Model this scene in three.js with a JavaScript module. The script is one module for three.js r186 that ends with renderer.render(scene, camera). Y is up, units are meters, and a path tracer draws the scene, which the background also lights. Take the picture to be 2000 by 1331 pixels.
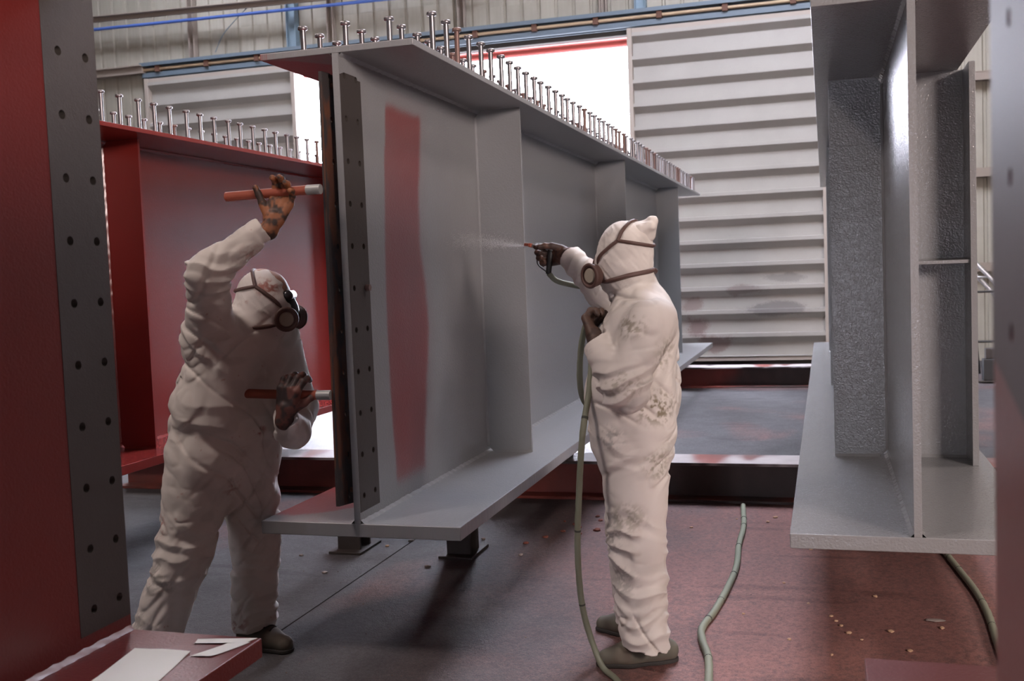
import * as THREE from 'three';
import { RoundedBoxGeometry } from 'three/addons/geometries/RoundedBoxGeometry.js';
import { mergeGeometries, mergeVertices } from 'three/addons/utils/BufferGeometryUtils.js';
import { RectAreaLightUniformsLib } from 'three/addons/lights/RectAreaLightUniformsLib.js';

// ------------------------------------------------------------------ camera, sky, lights, exposure
const scene = new THREE.Scene();
const renderer = new THREE.WebGLRenderer();
renderer.toneMapping = THREE.LinearToneMapping;
renderer.toneMappingExposure = 1.0;
renderer.shadowMap.enabled = true;
RectAreaLightUniformsLib.init();

const camera = new THREE.PerspectiveCamera(2 * Math.atan(665.5 / 2051) * 180 / Math.PI, 2000 / 1331, 0.05, 200);
camera.position.set(0, 1.58, 0);
{
  const yaw = 0.29095, pitch = 0.064145, roll = 0.038793;
  const F = new THREE.Vector3(-Math.sin(yaw) * Math.cos(pitch), -Math.sin(pitch), -Math.cos(yaw) * Math.cos(pitch));
  const R0 = new THREE.Vector3(Math.cos(yaw), 0, -Math.sin(yaw)), U0 = new THREE.Vector3().crossVectors(R0, F);
  camera.up.copy(R0.clone().multiplyScalar(Math.sin(roll)).add(U0.clone().multiplyScalar(Math.cos(roll))));
  camera.lookAt(camera.position.clone().add(F));
}
camera.focus = 4.6;
camera.userData.fStop = 4.5;

scene.background = new THREE.Color(0.84, 0.85, 1.0);       // bright overcast sky outside the doors
scene.backgroundIntensity = 36;
// lamps of the hall (all out of the frame); built in lamp() below: [x, y, z, width, height, aim x, aim y, aim z, intensity]
const LAMP_COLOR = [1.0, 0.82, 0.765];
const LAMPS = [
  [5.7, 3.8, 2.7, 2.2, 1.5, -0.8, 1.2, -4.4, 84],
  [3.4, 7.6, -6.0, 1.2, 1.2, 3.4, 0, -6.0, 36],
  [-4.4, 7.6, -0.8, 1.2, 1.2, -4.4, 0, -0.8, 60],
  [-7.5, 7.6, -11.0, 1.2, 1.2, -7.5, 0, -11.0, 40],
  [2.6, 7.6, -11.0, 1.2, 1.2, 2.6, 0, -11.0, 16],
];

// ------------------------------------------------------------------ helpers
const V = (x, y, z) => new THREE.Vector3(x, y, z);
let seed = 20240611;
const rnd = () => { seed = (seed + 0x6D2B79F5) | 0; let t = Math.imul(seed ^ (seed >>> 15), 1 | seed); t = (t + Math.imul(t ^ (t >>> 7), 61 | t)) ^ t; return ((t ^ (t >>> 14)) >>> 0) / 4294967296; };
const clamp = (x, a = 0, b = 1) => Math.min(b, Math.max(a, x));
const sstep = (a, b, x) => { const t = clamp((x - a) / (b - a)); return t * t * (3 - 2 * t); };
const mix = (a, b, t) => a + (b - a) * t;
const hash = (x, y, z) => { let h = Math.imul(x, 374761393) ^ Math.imul(y, 668265263) ^ Math.imul(z, 2147483647 ^ 0x5bd1e995); h = Math.imul(h ^ (h >>> 13), 1274126177); return ((h ^ (h >>> 16)) >>> 0) / 4294967296; };
function n3(x, y, z) {                                      // value noise 0..1
  const X = Math.floor(x), Y = Math.floor(y), Z = Math.floor(z);
  let u = x - X, v = y - Y, w = z - Z; u = u * u * (3 - 2 * u); v = v * v * (3 - 2 * v); w = w * w * (3 - 2 * w);
  const l = (a, b, t) => a + (b - a) * t;
  return l(l(l(hash(X, Y, Z), hash(X + 1, Y, Z), u), l(hash(X, Y + 1, Z), hash(X + 1, Y + 1, Z), u), v),
    l(l(hash(X, Y, Z + 1), hash(X + 1, Y, Z + 1), u), l(hash(X, Y + 1, Z + 1), hash(X + 1, Y + 1, Z + 1), u), v), w);
}
function n2(x, y, s = 0) {
  const X = Math.floor(x), Y = Math.floor(y); let u = x - X, v = y - Y; u = u * u * (3 - 2 * u); v = v * v * (3 - 2 * v);
  const a = hash(X, Y, s), b = hash(X + 1, Y, s), c = hash(X, Y + 1, s), d = hash(X + 1, Y + 1, s);
  return a + (b - a) * u + (c - a) * v + (a - b - c + d) * u * v;
}
const fbm = (x, y, s = 0, o = 4) => { let t = 0, a = 0.5; for (let i = 0; i < o; i++) { t += a * n2(x, y, s + i); x *= 2.03; y *= 2.03; a *= 0.5; } return t / (1 - Math.pow(0.5, o)); };
const srgb = (l) => Math.round(255 * clamp(l <= 0.0031308 ? 12.92 * l : 1.055 * Math.pow(l, 1 / 2.4) - 0.055));
function tex(w, h, fn, color = true) {                      // fn(u, v) -> [r, g, b] linear (colour) or a height 0..1
  const d = new Uint8Array(w * h * 4);
  for (let j = 0; j < h; j++) for (let i = 0; i < w; i++) {
    const c = fn((i + 0.5) / w, (j + 0.5) / h), k = (j * w + i) * 4;
    if (color) { d[k] = srgb(c[0]); d[k + 1] = srgb(c[1]); d[k + 2] = srgb(c[2]); } else d[k] = d[k + 1] = d[k + 2] = 255 * clamp(c);
    d[k + 3] = 255;
  }
  const t = new THREE.DataTexture(d, w, h); t.magFilter = THREE.LinearFilter; t.minFilter = THREE.LinearMipmapLinearFilter; t.generateMipmaps = true;
  t.wrapS = t.wrapT = THREE.RepeatWrapping; if (color) t.colorSpace = THREE.SRGBColorSpace; t.needsUpdate = true; return t;
}
const rep = (t, sx, sy) => { const c = t.clone(); c.repeat.set(sx, sy); c.needsUpdate = true; return c; };
const tileN = (u, v, f, s) => {                             // value noise that tiles over 0..1
  const x = u * f, y = v * f, X = Math.floor(x), Y = Math.floor(y); let a = x - X, b = y - Y; a = a * a * (3 - 2 * a); b = b * b * (3 - 2 * b);
  const q = (i, j) => hash((i + f) % f, (j + f) % f, s);
  return mix(mix(q(X, Y), q(X + 1, Y), a), mix(q(X, Y + 1), q(X + 1, Y + 1), a), b);
};
const peelT = tex(256, 256, (u, v) => 0.6 * tileN(u, v, 40, 1) + 0.4 * tileN(u, v, 80, 2), false);     // orange peel of sprayed paint
const grainT = tex(512, 512, (u, v) => 0.35 * tileN(u, v, 24, 3) + 0.3 * tileN(u, v, 96, 4) + 0.35 * tileN(u, v, 256, 5), false);
const mat = (r, g, b, rough = 0.6, o = {}) => { const m = new THREE.MeshStandardMaterial({ roughness: rough, ...o }); m.color.setRGB(r, g, b); return m; };
const phys = (r, g, b, rough, o = {}) => { const m = new THREE.MeshPhysicalMaterial({ roughness: rough, ...o }); m.color.setRGB(r, g, b); return m; };

const used = new Map();
const numbered = (n) => { const k = used.get(n) || 0; used.set(n, k + 1); return k ? n + '_' + String(k).padStart(3, '0') : n; };
const dress = (m) => { m.castShadow = true; m.receiveShadow = true; return m; };
function tag(o, label, category, group, kind) { o.userData.label = label; if (category) o.userData.category = category; if (group) o.userData.group = group; if (kind) o.userData.kind = kind; return o; }
function thing(name, label, category, pos = [0, 0, 0], group, kind) { const g = new THREE.Group(); g.name = numbered(name); g.position.set(...pos); scene.add(g); return tag(g, label, category, group, kind); }
function part(parent, name, geo, m, label) { const o = dress(new THREE.Mesh(geo, m)); o.name = name; parent.add(o); if (label) o.userData.label = label; return o; }
function single(name, geo, m, pos, label, category, group, kind) { const o = dress(new THREE.Mesh(geo, m)); o.name = numbered(name); o.position.set(...pos); scene.add(o); return tag(o, label, category, group, kind); }
function metric(geo) {                                      // uv in metres from the dominant axis of each face
  const g = geo.index ? geo.toNonIndexed() : geo, p = g.attributes.position, n = g.attributes.normal, uv = new Float32Array(p.count * 2);
  for (let i = 0; i < p.count; i += 3) {
    const ax = Math.abs(n.getX(i) + n.getX(i + 1) + n.getX(i + 2)), ay = Math.abs(n.getY(i) + n.getY(i + 1) + n.getY(i + 2)), az = Math.abs(n.getZ(i) + n.getZ(i + 1) + n.getZ(i + 2));
    for (let k = i; k < i + 3; k++) {
      const x = p.getX(k), y = p.getY(k), z = p.getZ(k);
      uv[2 * k] = ax >= ay && ax >= az ? z : x; uv[2 * k + 1] = ay >= ax && ay >= az ? z : y;
    }
  }
  g.setAttribute('uv', new THREE.BufferAttribute(uv, 2)); return g;
}
const flatUV = (g) => { const p = g.attributes.position, uv = new Float32Array(p.count * 2); for (let i = 0; i < p.count; i++) { uv[2 * i] = p.getX(i); uv[2 * i + 1] = p.getZ(i); } g.setAttribute('uv', new THREE.BufferAttribute(uv, 2)); return g; };
// box from min to max corner, slightly rounded
function bx(x0, y0, z0, x1, y1, z1, r = 0.003) {
  const w = x1 - x0, h = y1 - y0, d = z1 - z0; r = Math.min(r, w * 0.45, h * 0.45, d * 0.45);
  const g = r > 0 ? new RoundedBoxGeometry(w, h, d, 1, r) : new THREE.BoxGeometry(w, h, d);
  g.translate((x0 + x1) / 2, (y0 + y1) / 2, (z0 + z1) / 2); return metric(g);
}
// outline in (z, y) pushed through thickness t centred on x = xc
function plateX(pts, holes, t, xc = 0, bevel = 0) {
  const s = new THREE.Shape(pts.map(([z, y]) => new THREE.Vector2(z, y)));
  for (const [z, y, r] of holes) { const h = new THREE.Path(); h.absarc(z, y, r, 0, Math.PI * 2, true); s.holes.push(h); }
  const g = new THREE.ExtrudeGeometry(s, { depth: t, bevelEnabled: bevel > 0, bevelSize: bevel, bevelThickness: bevel, bevelSegments: 1, bevelOffset: -bevel, curveSegments: 10 });
  g.translate(0, 0, -t / 2); g.applyMatrix4(new THREE.Matrix4().makeBasis(V(0, 0, 1), V(0, 1, 0), V(-1, 0, 0))); g.translate(xc, 0, 0);   // shape x -> z, extrude -> -x
  return metric(g);
}
function plateZ(pts, t, z) {                                // outline in (x, y) with thickness t centred on z
  const g = new THREE.ExtrudeGeometry(new THREE.Shape(pts.map(([x, y]) => new THREE.Vector2(x, y))), { depth: t, bevelEnabled: false }); g.translate(0, 0, z - t / 2); return metric(g);
}
function rod(a, b, r, r2 = r, seg = 10) {
  const d = b.clone().sub(a), g = new THREE.CylinderGeometry(r2, r, d.length(), seg, 1); g.translate(0, d.length() / 2, 0);
  g.applyQuaternion(new THREE.Quaternion().setFromUnitVectors(V(0, 1, 0), d.clone().normalize())); g.translate(a.x, a.y, a.z); return g;
}
const tube = (pts, r, seg = 60, rad = 8) => new THREE.TubeGeometry(new THREE.CatmullRomCurve3(pts.map((p) => Array.isArray(p) ? V(...p) : p), false, 'centripetal'), seg, r, rad, false);
const merge = (list) => mergeGeometries(list.map((g) => { const q = g.index ? g.toNonIndexed() : g; for (const k of Object.keys(q.attributes)) if (!['position', 'normal', 'uv'].includes(k)) q.deleteAttribute(k); return q; }));
// a bumpy weld fillet from a to b in the corner between directions u and v
function weld(a, b, u, v, s = 0.012, step = 0.012) {
  const L = a.distanceTo(b), n = Math.max(4, Math.round(L / step)), pos = [], idx = [], d = b.clone().sub(a).normalize(), flip = d.dot(V(0, 0, 0).crossVectors(u, v)) < 0;
  const ph = rnd() * 10;
  for (let i = 0; i <= n; i++) {
    const t = i / n, c = a.clone().lerp(b, t), k = s * (0.85 + 0.3 * n2(i * 0.7 + ph, 3) + 0.12 * Math.sin(i * 2.1)), m = k * (0.42 + 0.14 * n2(i * 0.9 + ph, 9));
    for (const q of [c.clone().addScaledVector(u, k), c.clone().addScaledVector(u, m).addScaledVector(v, m), c.clone().addScaledVector(v, k)]) pos.push(q.x, q.y, q.z);
    if (i) { const o = i * 3, p = o - 3; for (const j of [0, 1]) idx.push(...(flip ? [p + j, o + j, p + j + 1, p + j + 1, o + j, o + j + 1] : [p + j, p + j + 1, o + j, p + j + 1, o + j + 1, o + j])); }
  }
  const g = new THREE.BufferGeometry(); g.setAttribute('position', new THREE.Float32BufferAttribute(pos, 3)); g.setIndex(idx); g.computeVertexNormals();
  g.setAttribute('uv', new THREE.Float32BufferAttribute(new Float32Array(pos.length / 3 * 2), 2)); return g;
}

// ------------------------------------------------------------------ materials
const peel = rep(peelT, 4, 4), grain = rep(grainT, 2.2, 2.2);
const M = {
  grey: mat(0.225, 0.232, 0.238, 0.34, { bumpMap: peel, bumpScale: 0.0007 }),
  greyGloss: mat(0.215, 0.222, 0.226, 0.20, { bumpMap: peel, bumpScale: 0.0011 }),
  red: mat(0.128, 0.0145, 0.012, 0.33, { bumpMap: peel, bumpScale: 0.0005 }),
  redGloss: mat(0.19, 0.021, 0.017, 0.24, { bumpMap: peel, bumpScale: 0.0003 }),
  bare: mat(0.062, 0.054, 0.050, 0.62, { metalness: 0.25, bumpMap: grain, bumpScale: 0.0006 }),
  cutSteel: mat(0.09, 0.08, 0.072, 0.5, { metalness: 0.4, side: THREE.DoubleSide }),
  rust: mat(0.085, 0.036, 0.020, 0.75, { bumpMap: grain, bumpScale: 0.0015 }),
  stud: mat(0.27, 0.26, 0.27, 0.38, { metalness: 0.9 }),
  studRusty: mat(0.20, 0.13, 0.115, 0.5, { metalness: 0.55 }),
  darkSteel: mat(0.05, 0.042, 0.038, 0.6, { metalness: 0.2, bumpMap: grain, bumpScale: 0.001 }),
  track: mat(0.10, 0.135, 0.165, 0.55), brass: mat(0.36, 0.27, 0.17, 0.55), blueTrim: mat(0.16, 0.23, 0.28, 0.6),
  post: mat(0.26, 0.22, 0.185, 0.7), beigeRail: mat(0.24, 0.20, 0.165, 0.7), bluePipe: mat(0.06, 0.13, 0.42, 0.5),
  pinkRed: mat(0.55, 0.10, 0.08, 0.5), shell: mat(0.10, 0.095, 0.088, 0.85), alu: mat(0.6, 0.6, 0.6, 0.35, { metalness: 0.85 }),
  black: mat(0.02, 0.02, 0.02, 0.55), galvanised: mat(0.34, 0.35, 0.34, 0.5, { metalness: 0.3 }), handle: mat(0.33, 0.075, 0.040, 0.5, { bumpMap: rep(grainT, 6, 6), bumpScale: 0.0008 }),
  paper: mat(0.80, 0.78, 0.70, 0.9), hose: mat(0.20, 0.215, 0.155, 0.6), hoseMark: mat(0.05, 0.055, 0.045, 0.7),
  rubber: mat(0.095, 0.052, 0.043, 0.55), filter: mat(0.36, 0.33, 0.26, 0.9), mask: mat(0.045, 0.045, 0.048, 0.35), gloveBrown: mat(0.075, 0.043, 0.030, 0.75, { bumpMap: grain, bumpScale: 0.001 }),
  gloveOrange: mat(0.26, 0.105, 0.045, 0.75), boot: mat(0.095, 0.085, 0.07, 0.85), sole: mat(0.035, 0.032, 0.03, 0.8), skin: mat(0.34, 0.17, 0.11, 0.55), eyeWhite: mat(0.7, 0.68, 0.65, 0.25), iris: mat(0.02, 0.012, 0.01, 0.2),
  chipA: mat(0.42, 0.27, 0.17, 0.9), chipB: mat(0.16, 0.05, 0.035, 0.9), chipC: mat(0.26, 0.22, 0.2, 0.9), lampBody: mat(0.12, 0.12, 0.12, 0.5),
};
const lampGlow = new THREE.MeshStandardMaterial({ roughness: 0.5 }); lampGlow.color.setRGB(0.1, 0.1, 0.1); lampGlow.emissive.setRGB(...LAMP_COLOR); lampGlow.emissiveIntensity = 6;

// ------------------------------------------------------------------ the hall: floor, walls, roof
const X0 = -14.6, X1 = 9, ZB = -17, ZF = 11.5, YR = 9;
{
  const floor = thing('floor', 'stained concrete slab floor with red overspray', 'floor', [0, 0, 0], null, 'structure');
  const paintAt = (x, z) => {                               // red overspray lying on the concrete (0..1)
    const w1 = fbm(x * 0.9, z * 0.9, 11), w2 = fbm(x * 3.1, z * 1.3, 15);
    let a = sstep(-1.75, -0.2, x + (w1 - 0.5) * 1.5) * sstep(-8.6, -6.2, z + (w2 - 0.5) * 2) ;
    a = Math.max(a, 0.55 * sstep(0.55, 0.75, fbm(x * 0.5 + 3, z * 0.8, 19)) * sstep(-3.2, -2.0, x));
    a = Math.max(a, 0.4 * sstep(0.62, 0.78, fbm(x * 1.4 + 7, z * 0.7, 23)));
    return clamp(a * (0.55 + 0.75 * w2));
  };
  const floorColor = (x, z) => {
    const g = 0.048 + 0.055 * fbm(x * 1.1, z * 1.1, 31) + 0.035 * (fbm(x * 9, z * 9, 37, 3) - 0.5), sp = hash(Math.floor(x * 330), Math.floor(z * 330), 5), sp2 = n2(x * 70, z * 70, 41);
    let c = [g * 0.98, g * 0.96, g * 1.0];
    let a = paintAt(x, z); a = clamp(a * (0.75 + 0.5 * sp2) + (sp - 0.5) * 0.28 * (a > 0.03 ? 1 : 0));
    const dk = 0.75 + 0.5 * fbm(x * 2.2, z * 0.8, 47);
    c = [mix(c[0], 0.205 * dk, a), mix(c[1], 0.100 * dk, a), mix(c[2], 0.088 * dk, a)];
    const scuff = sstep(0.70, 0.80, fbm(x * 1.2, z * 6, 53, 3)) * 0.25; c = c.map((v) => v * (1 - scuff));
    const k = 0.55 + 0.9 * (0.5 * sp + 0.25 * sp2 + 0.25 * n2(x * 160, z * 160, 43)); return c.map((v) => v * k);
  };
  const cols = [X0, -8, -2.395, 3.2, X1 + 0.2], rows = [ZF + 0.2, -1, -7.6, ZB - 0.3], gap = 0.004;
  for (let i = 0; i < 4; i++) for (let j = 0; j < 3; j++) {
    const xa = cols[i] + gap, xb = cols[i + 1] - gap, za = rows[j + 1] + gap, zb = rows[j] - gap, near = j === 1 && (i === 1 || i === 2), mid = j === 2 && (i === 1 || i === 2), N = near ? 2048 : mid ? 1024 : 256;
    const map = tex(N, N, (u, v) => floorColor(mix(xa, xb, u), mix(zb, za, v)));
    map.wrapS = map.wrapT = THREE.ClampToEdgeWrapping;
    const g = new THREE.BoxGeometry(xb - xa, 0.2, zb - za); g.translate((xa + xb) / 2, -0.1, (za + zb) / 2);
    part(floor, 'slab', g, new THREE.MeshPhysicalMaterial({ map, roughness: 0.6, specularIntensity: 0.45, bumpMap: rep(grainT, (xb - xa) / 0.5, (zb - za) / 0.5), bumpScale: 0.0022 }));
  }
  part(floor, 'base_course', bx(X0 - 0.3, -0.4, ZB - 0.4, X1 + 0.3, -0.201, ZF + 0.3, 0), mat(0.03, 0.03, 0.03, 0.95));
}
const OPL = -8.83, OPR = -2.94, OPT = 5.24;                 // the open doorway in the far wall
{
  const wb = thing('wall_back', 'corrugated metal clad far wall of the workshop', 'wall', [0, 0, 0], null, 'structure');
  const za = ZB - 0.25, zb = ZB - 0.06;
  part(wb, 'backing', bx(X0 - 0.3, 0, za, OPL - 0.2, YR, zb, 0), M.shell); part(wb, 'backing', bx(OPR + 0.1, 0, za, X1 + 0.3, YR, zb, 0), M.shell); part(wb, 'backing', bx(OPL - 0.2, OPT + 0.1, za, OPR + 0.1, YR, zb, 0), M.shell);
  // vertical trapezoidal sheets, four ribs each
  const P = 0.292;
  const sheetGeo = (n, y0, y1) => {
    const pts = [], f = 0.062, dpt = 0.032;
    for (let i = 0; i < n; i++) { const x = i * P; pts.push([x, 0], [x + P - f, 0], [x + P - f + 0.014, -dpt], [x + P - 0.014, -dpt]); }
    pts.push([n * P, 0]);
    const out = [...pts, ...pts.slice().reverse().map(([x, z]) => [x, z - 0.002])];
    const g = new THREE.ExtrudeGeometry(new THREE.Shape(out.map(([x, z]) => new THREE.Vector2(x, -z))), { depth: y1 - y0, bevelEnabled: false });
    g.rotateX(-Math.PI / 2); g.translate(0, y0, 0); return metric(g);
  };
  const dirtMap = (s) => { const t = tex(128, 512, (u, v) => { const k = 0.80 + 0.22 * fbm(u * 5, v * 7, s) + 0.10 * (n2(u * 40, v * 4, s + 3) - 0.5) + 0.05 * (hash(Math.floor(u * 128), Math.floor(v * 512), s) - 0.5); return [k * 0.98, k * 0.97, k * 0.94]; }); t.repeat.set(0.8, 0.5); return t; };
  const clad = [0, 1, 2].map((i) => new THREE.MeshStandardMaterial({ color: new THREE.Color().setRGB(0.33 - 0.02 * i, 0.312 - 0.02 * i, 0.265 - 0.018 * i), roughness: 0.7, map: dirtMap(60 + i * 7) }));
  const gU = sheetGeo(4, 6.16, YR), gL = sheetGeo(4, 5.62, 6.18), gF = sheetGeo(4, 0, 5.62);
  for (let x = X0, k = 0; x < X1; x += 4 * P, k++) {
    const a = part(wb, 'cladding_sheet', gU, clad[k % 3]); a.position.set(x, 0, ZB + 0.004);
    const b = part(wb, 'cladding_sheet', gL, clad[(k + 2) % 3]); b.position.set(x, 0, ZB);
    if (x + 4 * P < OPL - 2.2 || x > OPR + 2.4) { const c = part(wb, 'cladding_sheet', gF, clad[(k + 1) % 3]); c.position.set(x, 0, ZB); }
  }
  // posts, blue columns, rails and pipes fixed to the wall
  for (const x of [-13.3, -10.87, -8.12, -5.72, -3.32, 0.5, 2.9]) part(wb, 'wall_post', merge([bx(x - 0.06, 5.66, ZB + 0.02, x - 0.045, YR, ZB + 0.14, 0), bx(x - 0.06, 5.66, ZB + 0.005, x + 0.06, YR, ZB + 0.02, 0), bx(x + 0.045, 5.66, ZB + 0.02, x + 0.06, YR, ZB + 0.14, 0)]), M.post);
  for (const x of [-8.86, -2.72]) part(wb, 'wall_column', merge([bx(x - 0.09, 5.66, ZB + 0.005, x - 0.075, YR, ZB + 0.16, 0), bx(x + 0.075, 5.66, ZB + 0.005, x + 0.09, YR, ZB + 0.16, 0), bx(x - 0.075, 5.66, ZB + 0.07, x + 0.075, YR, ZB + 0.085, 0)]), M.blueTrim);
  for (const y of [4.19, 2.79, 1.40]) part(wb, 'wall_rail', merge([bx(0.25, y - 0.06, ZB + 0.01, X1, y + 0.06, ZB + 0.02, 0), bx(0.25, y + 0.05, ZB + 0.02, X1, y + 0.065, ZB + 0.17, 0), bx(0.25, y - 0.065, ZB + 0.15, X1, y + 0.05, ZB + 0.165, 0)]), M.beigeRail);
  part(wb, 'wall_rail', merge([bx(X0, 5.50, ZB + 0.03, -11.9, 5.62, ZB + 0.18, 0), bx(X0, 5.62, ZB + 0.03, -11.9, 5.64, ZB + 0.24, 0)]), M.beigeRail);
}
{
  const t1 = thing('trim_1', 'blue grey steel sliding door track with rusty brackets', 'door track', [0, 0, 0], null, 'structure');
  part(t1, 'track_channel', merge([bx(-11.95, 5.615, ZB + 0.03, X1, 5.675, ZB + 0.20, 0), bx(-11.95, 5.40, ZB + 0.03, X1, 5.615, ZB + 0.06, 0), bx(-11.95, 5.42, ZB + 0.06, X1, 5.50, ZB + 0.13, 0)]), M.track);
  part(t1, 'track_rail', rod(V(-11.95, 5.555, ZB + 0.13), V(X1, 5.555, ZB + 0.13), 0.028), M.brass);
  for (let x = -11.6; x < 1; x += 1.02) part(t1, 'track_bracket', bx(x - 0.045, 5.50, ZB + 0.06, x + 0.045, 5.625, ZB + 0.175, 0.005), M.rust);
}
function leaf(n, xa, xb, label) {                           // a sliding door leaf: frame and horizontal ribbed slats
  const d = thing('door_' + n, label, 'door', [xa, 0, ZB + 0.12], null, 'structure'), W = xb - xa, T = 5.385, pitch = 0.371;
  const frame = mat(0.32, 0.28, 0.24, 0.7);
  part(d, 'frame', bx(0, 0.06, -0.06, 0.075, T, 0.065), frame); part(d, 'frame', bx(W - 0.075, 0.06, -0.06, W, T, 0.065), frame); part(d, 'frame', bx(0.075, T - 0.07, -0.05, W - 0.075, T, 0.04), frame);
  part(d, 'frame', bx(0.075, 0.06, -0.05, W - 0.075, 0.12, 0.04), frame);
  part(d, 'door_skin', bx(0.04, 0.07, -0.085, W - 0.04, T - 0.02, -0.062, 0), M.shell);
  // separate red and grey overspray stains on the right leaf: [distance from its left edge, height, half width, half height, r, g, b, strength]
  const SPOTS = n === 2 ? [[0.95, 0.62, 0.22, 0.20, 0.42, 0.24, 0.25, 0.7], [0.9, 0.95, 0.16, 0.10, 0.45, 0.26, 0.26, 0.55], [2.3, 0.86, 0.5, 0.10, 0.30, 0.29, 0.32, 0.6], [1.75, 1.18, 0.3, 0.09, 0.46, 0.33, 0.33, 0.5], [2.4, 1.35, 0.42, 0.07, 0.34, 0.33, 0.36, 0.45], [1.2, 0.35, 0.3, 0.14, 0.40, 0.20, 0.20, 0.6]] : [];
  const dirt = (s, y0, h) => { const t = tex(512, 64, (u, v) => {
    const x = u * W, y = y0 + v * h, q = hash(Math.floor(u * 512), Math.floor(v * 64), s) - 0.5, rag = (fbm(x * 3.2, y * 4.5, 75) - 0.5) * 1.5 + q * 0.35, k = (0.90 + 0.14 * fbm(x * 3 + n * 9, y * 3, 77)) * (1 + q * 0.05); let c = [1, 0.985, 0.96];
    for (const [sx, sy, rx, ry, r, g, b, str] of SPOTS) { const d = Math.hypot((x - sx) / rx, (y - sy) / ry) + rag; if (d < 1.1) { const a = str * sstep(1.1, 0.75, d); c = [mix(c[0], r, a), mix(c[1], g, a), mix(c[2], b, a)]; } }
    return c.map((w) => w * k); });
    t.wrapT = THREE.ClampToEdgeWrapping; t.wrapS = THREE.ClampToEdgeWrapping; return t; };
  for (let i = 0; i < 15; i++) {
    const y1 = T - 0.07 - i * pitch, y0 = Math.max(y1 - pitch, 0.13), h = y1 - y0; if (h < 0.05) break;
    // profile from the top: raised lip, shaded underside, wide flat pan
    const f = h / pitch, prof = [[y1, 0.06], [y1 - 0.055 * f, 0.06], [y1 - 0.064 * f, 0.054], [y1 - 0.150 * f, -0.050], [y1 - 0.160 * f, -0.055], [y0 + 0.010, -0.052], [y0 + 0.002, 0.045], [y0, 0.06]];
    const pos = [], uv = [], idx = [];
    prof.forEach(([y, z], k) => { pos.push(0.075, y, z, W - 0.075, y, z); uv.push(0, (y - y0) / h, 1, (y - y0) / h); if (k) { const o = 2 * k; idx.push(o - 2, o, o - 1, o - 1, o, o + 1); } });
    let g = new THREE.BufferGeometry(); g.setAttribute('position', new THREE.Float32BufferAttribute(pos, 3)); g.setAttribute('uv', new THREE.Float32BufferAttribute(uv, 2)); g.setIndex(idx); g = g.toNonIndexed(); g.computeVertexNormals();
    const m = new THREE.MeshStandardMaterial({ map: dirt(i + n * 20, y0, h), roughness: 0.62 }); m.color.setRGB(0.31, 0.303, 0.283);
    part(d, 'slat', g, m);
  }
}
leaf(1, -11.88, OPL, 'sliding door leaf of cream horizontal slats standing behind the dark red girder');
leaf(2, OPR, 0.075, 'sliding door leaf of cream horizontal slats marked with red overspray stains');
{
  const wl = thing('wall_left', 'side wall of the workshop behind the red girders', 'wall', [0, 0, 0], null, 'structure'); part(wl, 'panel', bx(X0 - 0.3, 0, ZB - 0.25, X0, YR, ZF + 0.3, 0), M.shell);
  const wr = thing('wall_right', 'side wall of the workshop beyond the grey girder', 'wall', [0, 0, 0], null, 'structure'); part(wr, 'panel', bx(X1, 0, ZB - 0.25, X1 + 0.3, YR, ZF + 0.3, 0), M.shell);
  const wf = thing('wall_front', 'entrance wall of the workshop with an open doorway', 'wall', [0, 0, 0], null, 'structure');
  const a = -0.9, b = 0.1, t = 2.3;
  part(wf, 'panel', bx(X0 - 0.3, 0, ZF, a, YR, ZF + 0.25, 0), M.shell); part(wf, 'panel', bx(b, 0, ZF, X1 + 0.3, YR, ZF + 0.25, 0), M.shell); part(wf, 'panel', bx(a, t, ZF, b, YR, ZF + 0.25, 0), M.shell);
  const ce = thing('ceiling', 'sheet metal roof of the workshop', 'ceiling', [0, 0, 0], null, 'structure'); // two rooflight openings near the far wall let the sky in
  for (const [xa, za, xb, zb] of [[X0 - 0.3, ZB - 0.25, X1 + 0.3, -15], [X0 - 0.3, -15, -11.4, -13.5], [-8.4, -15, X1 + 0.3, -13.5], [X0 - 0.3, -13.5, X1 + 0.3, -13.2], [X0 - 0.3, -13.2, -2.4, -8.8], [1.4, -13.2, X1 + 0.3, -8.8], [X0 - 0.3, -8.8, X1 + 0.3, ZF + 0.3]]) part(ce, 'panel', bx(xa, YR, za, xb, YR + 0.2, zb, 0), M.shell);
  const yard = thing('ground', 'pale concrete yard outside the open doorway', 'ground', [0, 0, 0], null, 'structure'); part(yard, 'paving', bx(-40, -0.4, ZB - 40, 30, -0.05, ZB - 0.45, 0), mat(0.35, 0.34, 0.33, 0.9)); part(yard, 'paving', bx(-40, -0.4, ZF + 0.35, 30, -0.05, ZF + 30, 0), mat(0.35, 0.34, 0.33, 0.9));
}
single('door_beam', rod(V(-8.9, 5.30, ZB - 0.35), V(OPR + 0.3, 5.29, ZB - 0.35), 0.08, 0.08, 14), M.pinkRed, [0, 0, 0], 'red steel tube spanning the top of the bright open doorway', 'beam');
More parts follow.
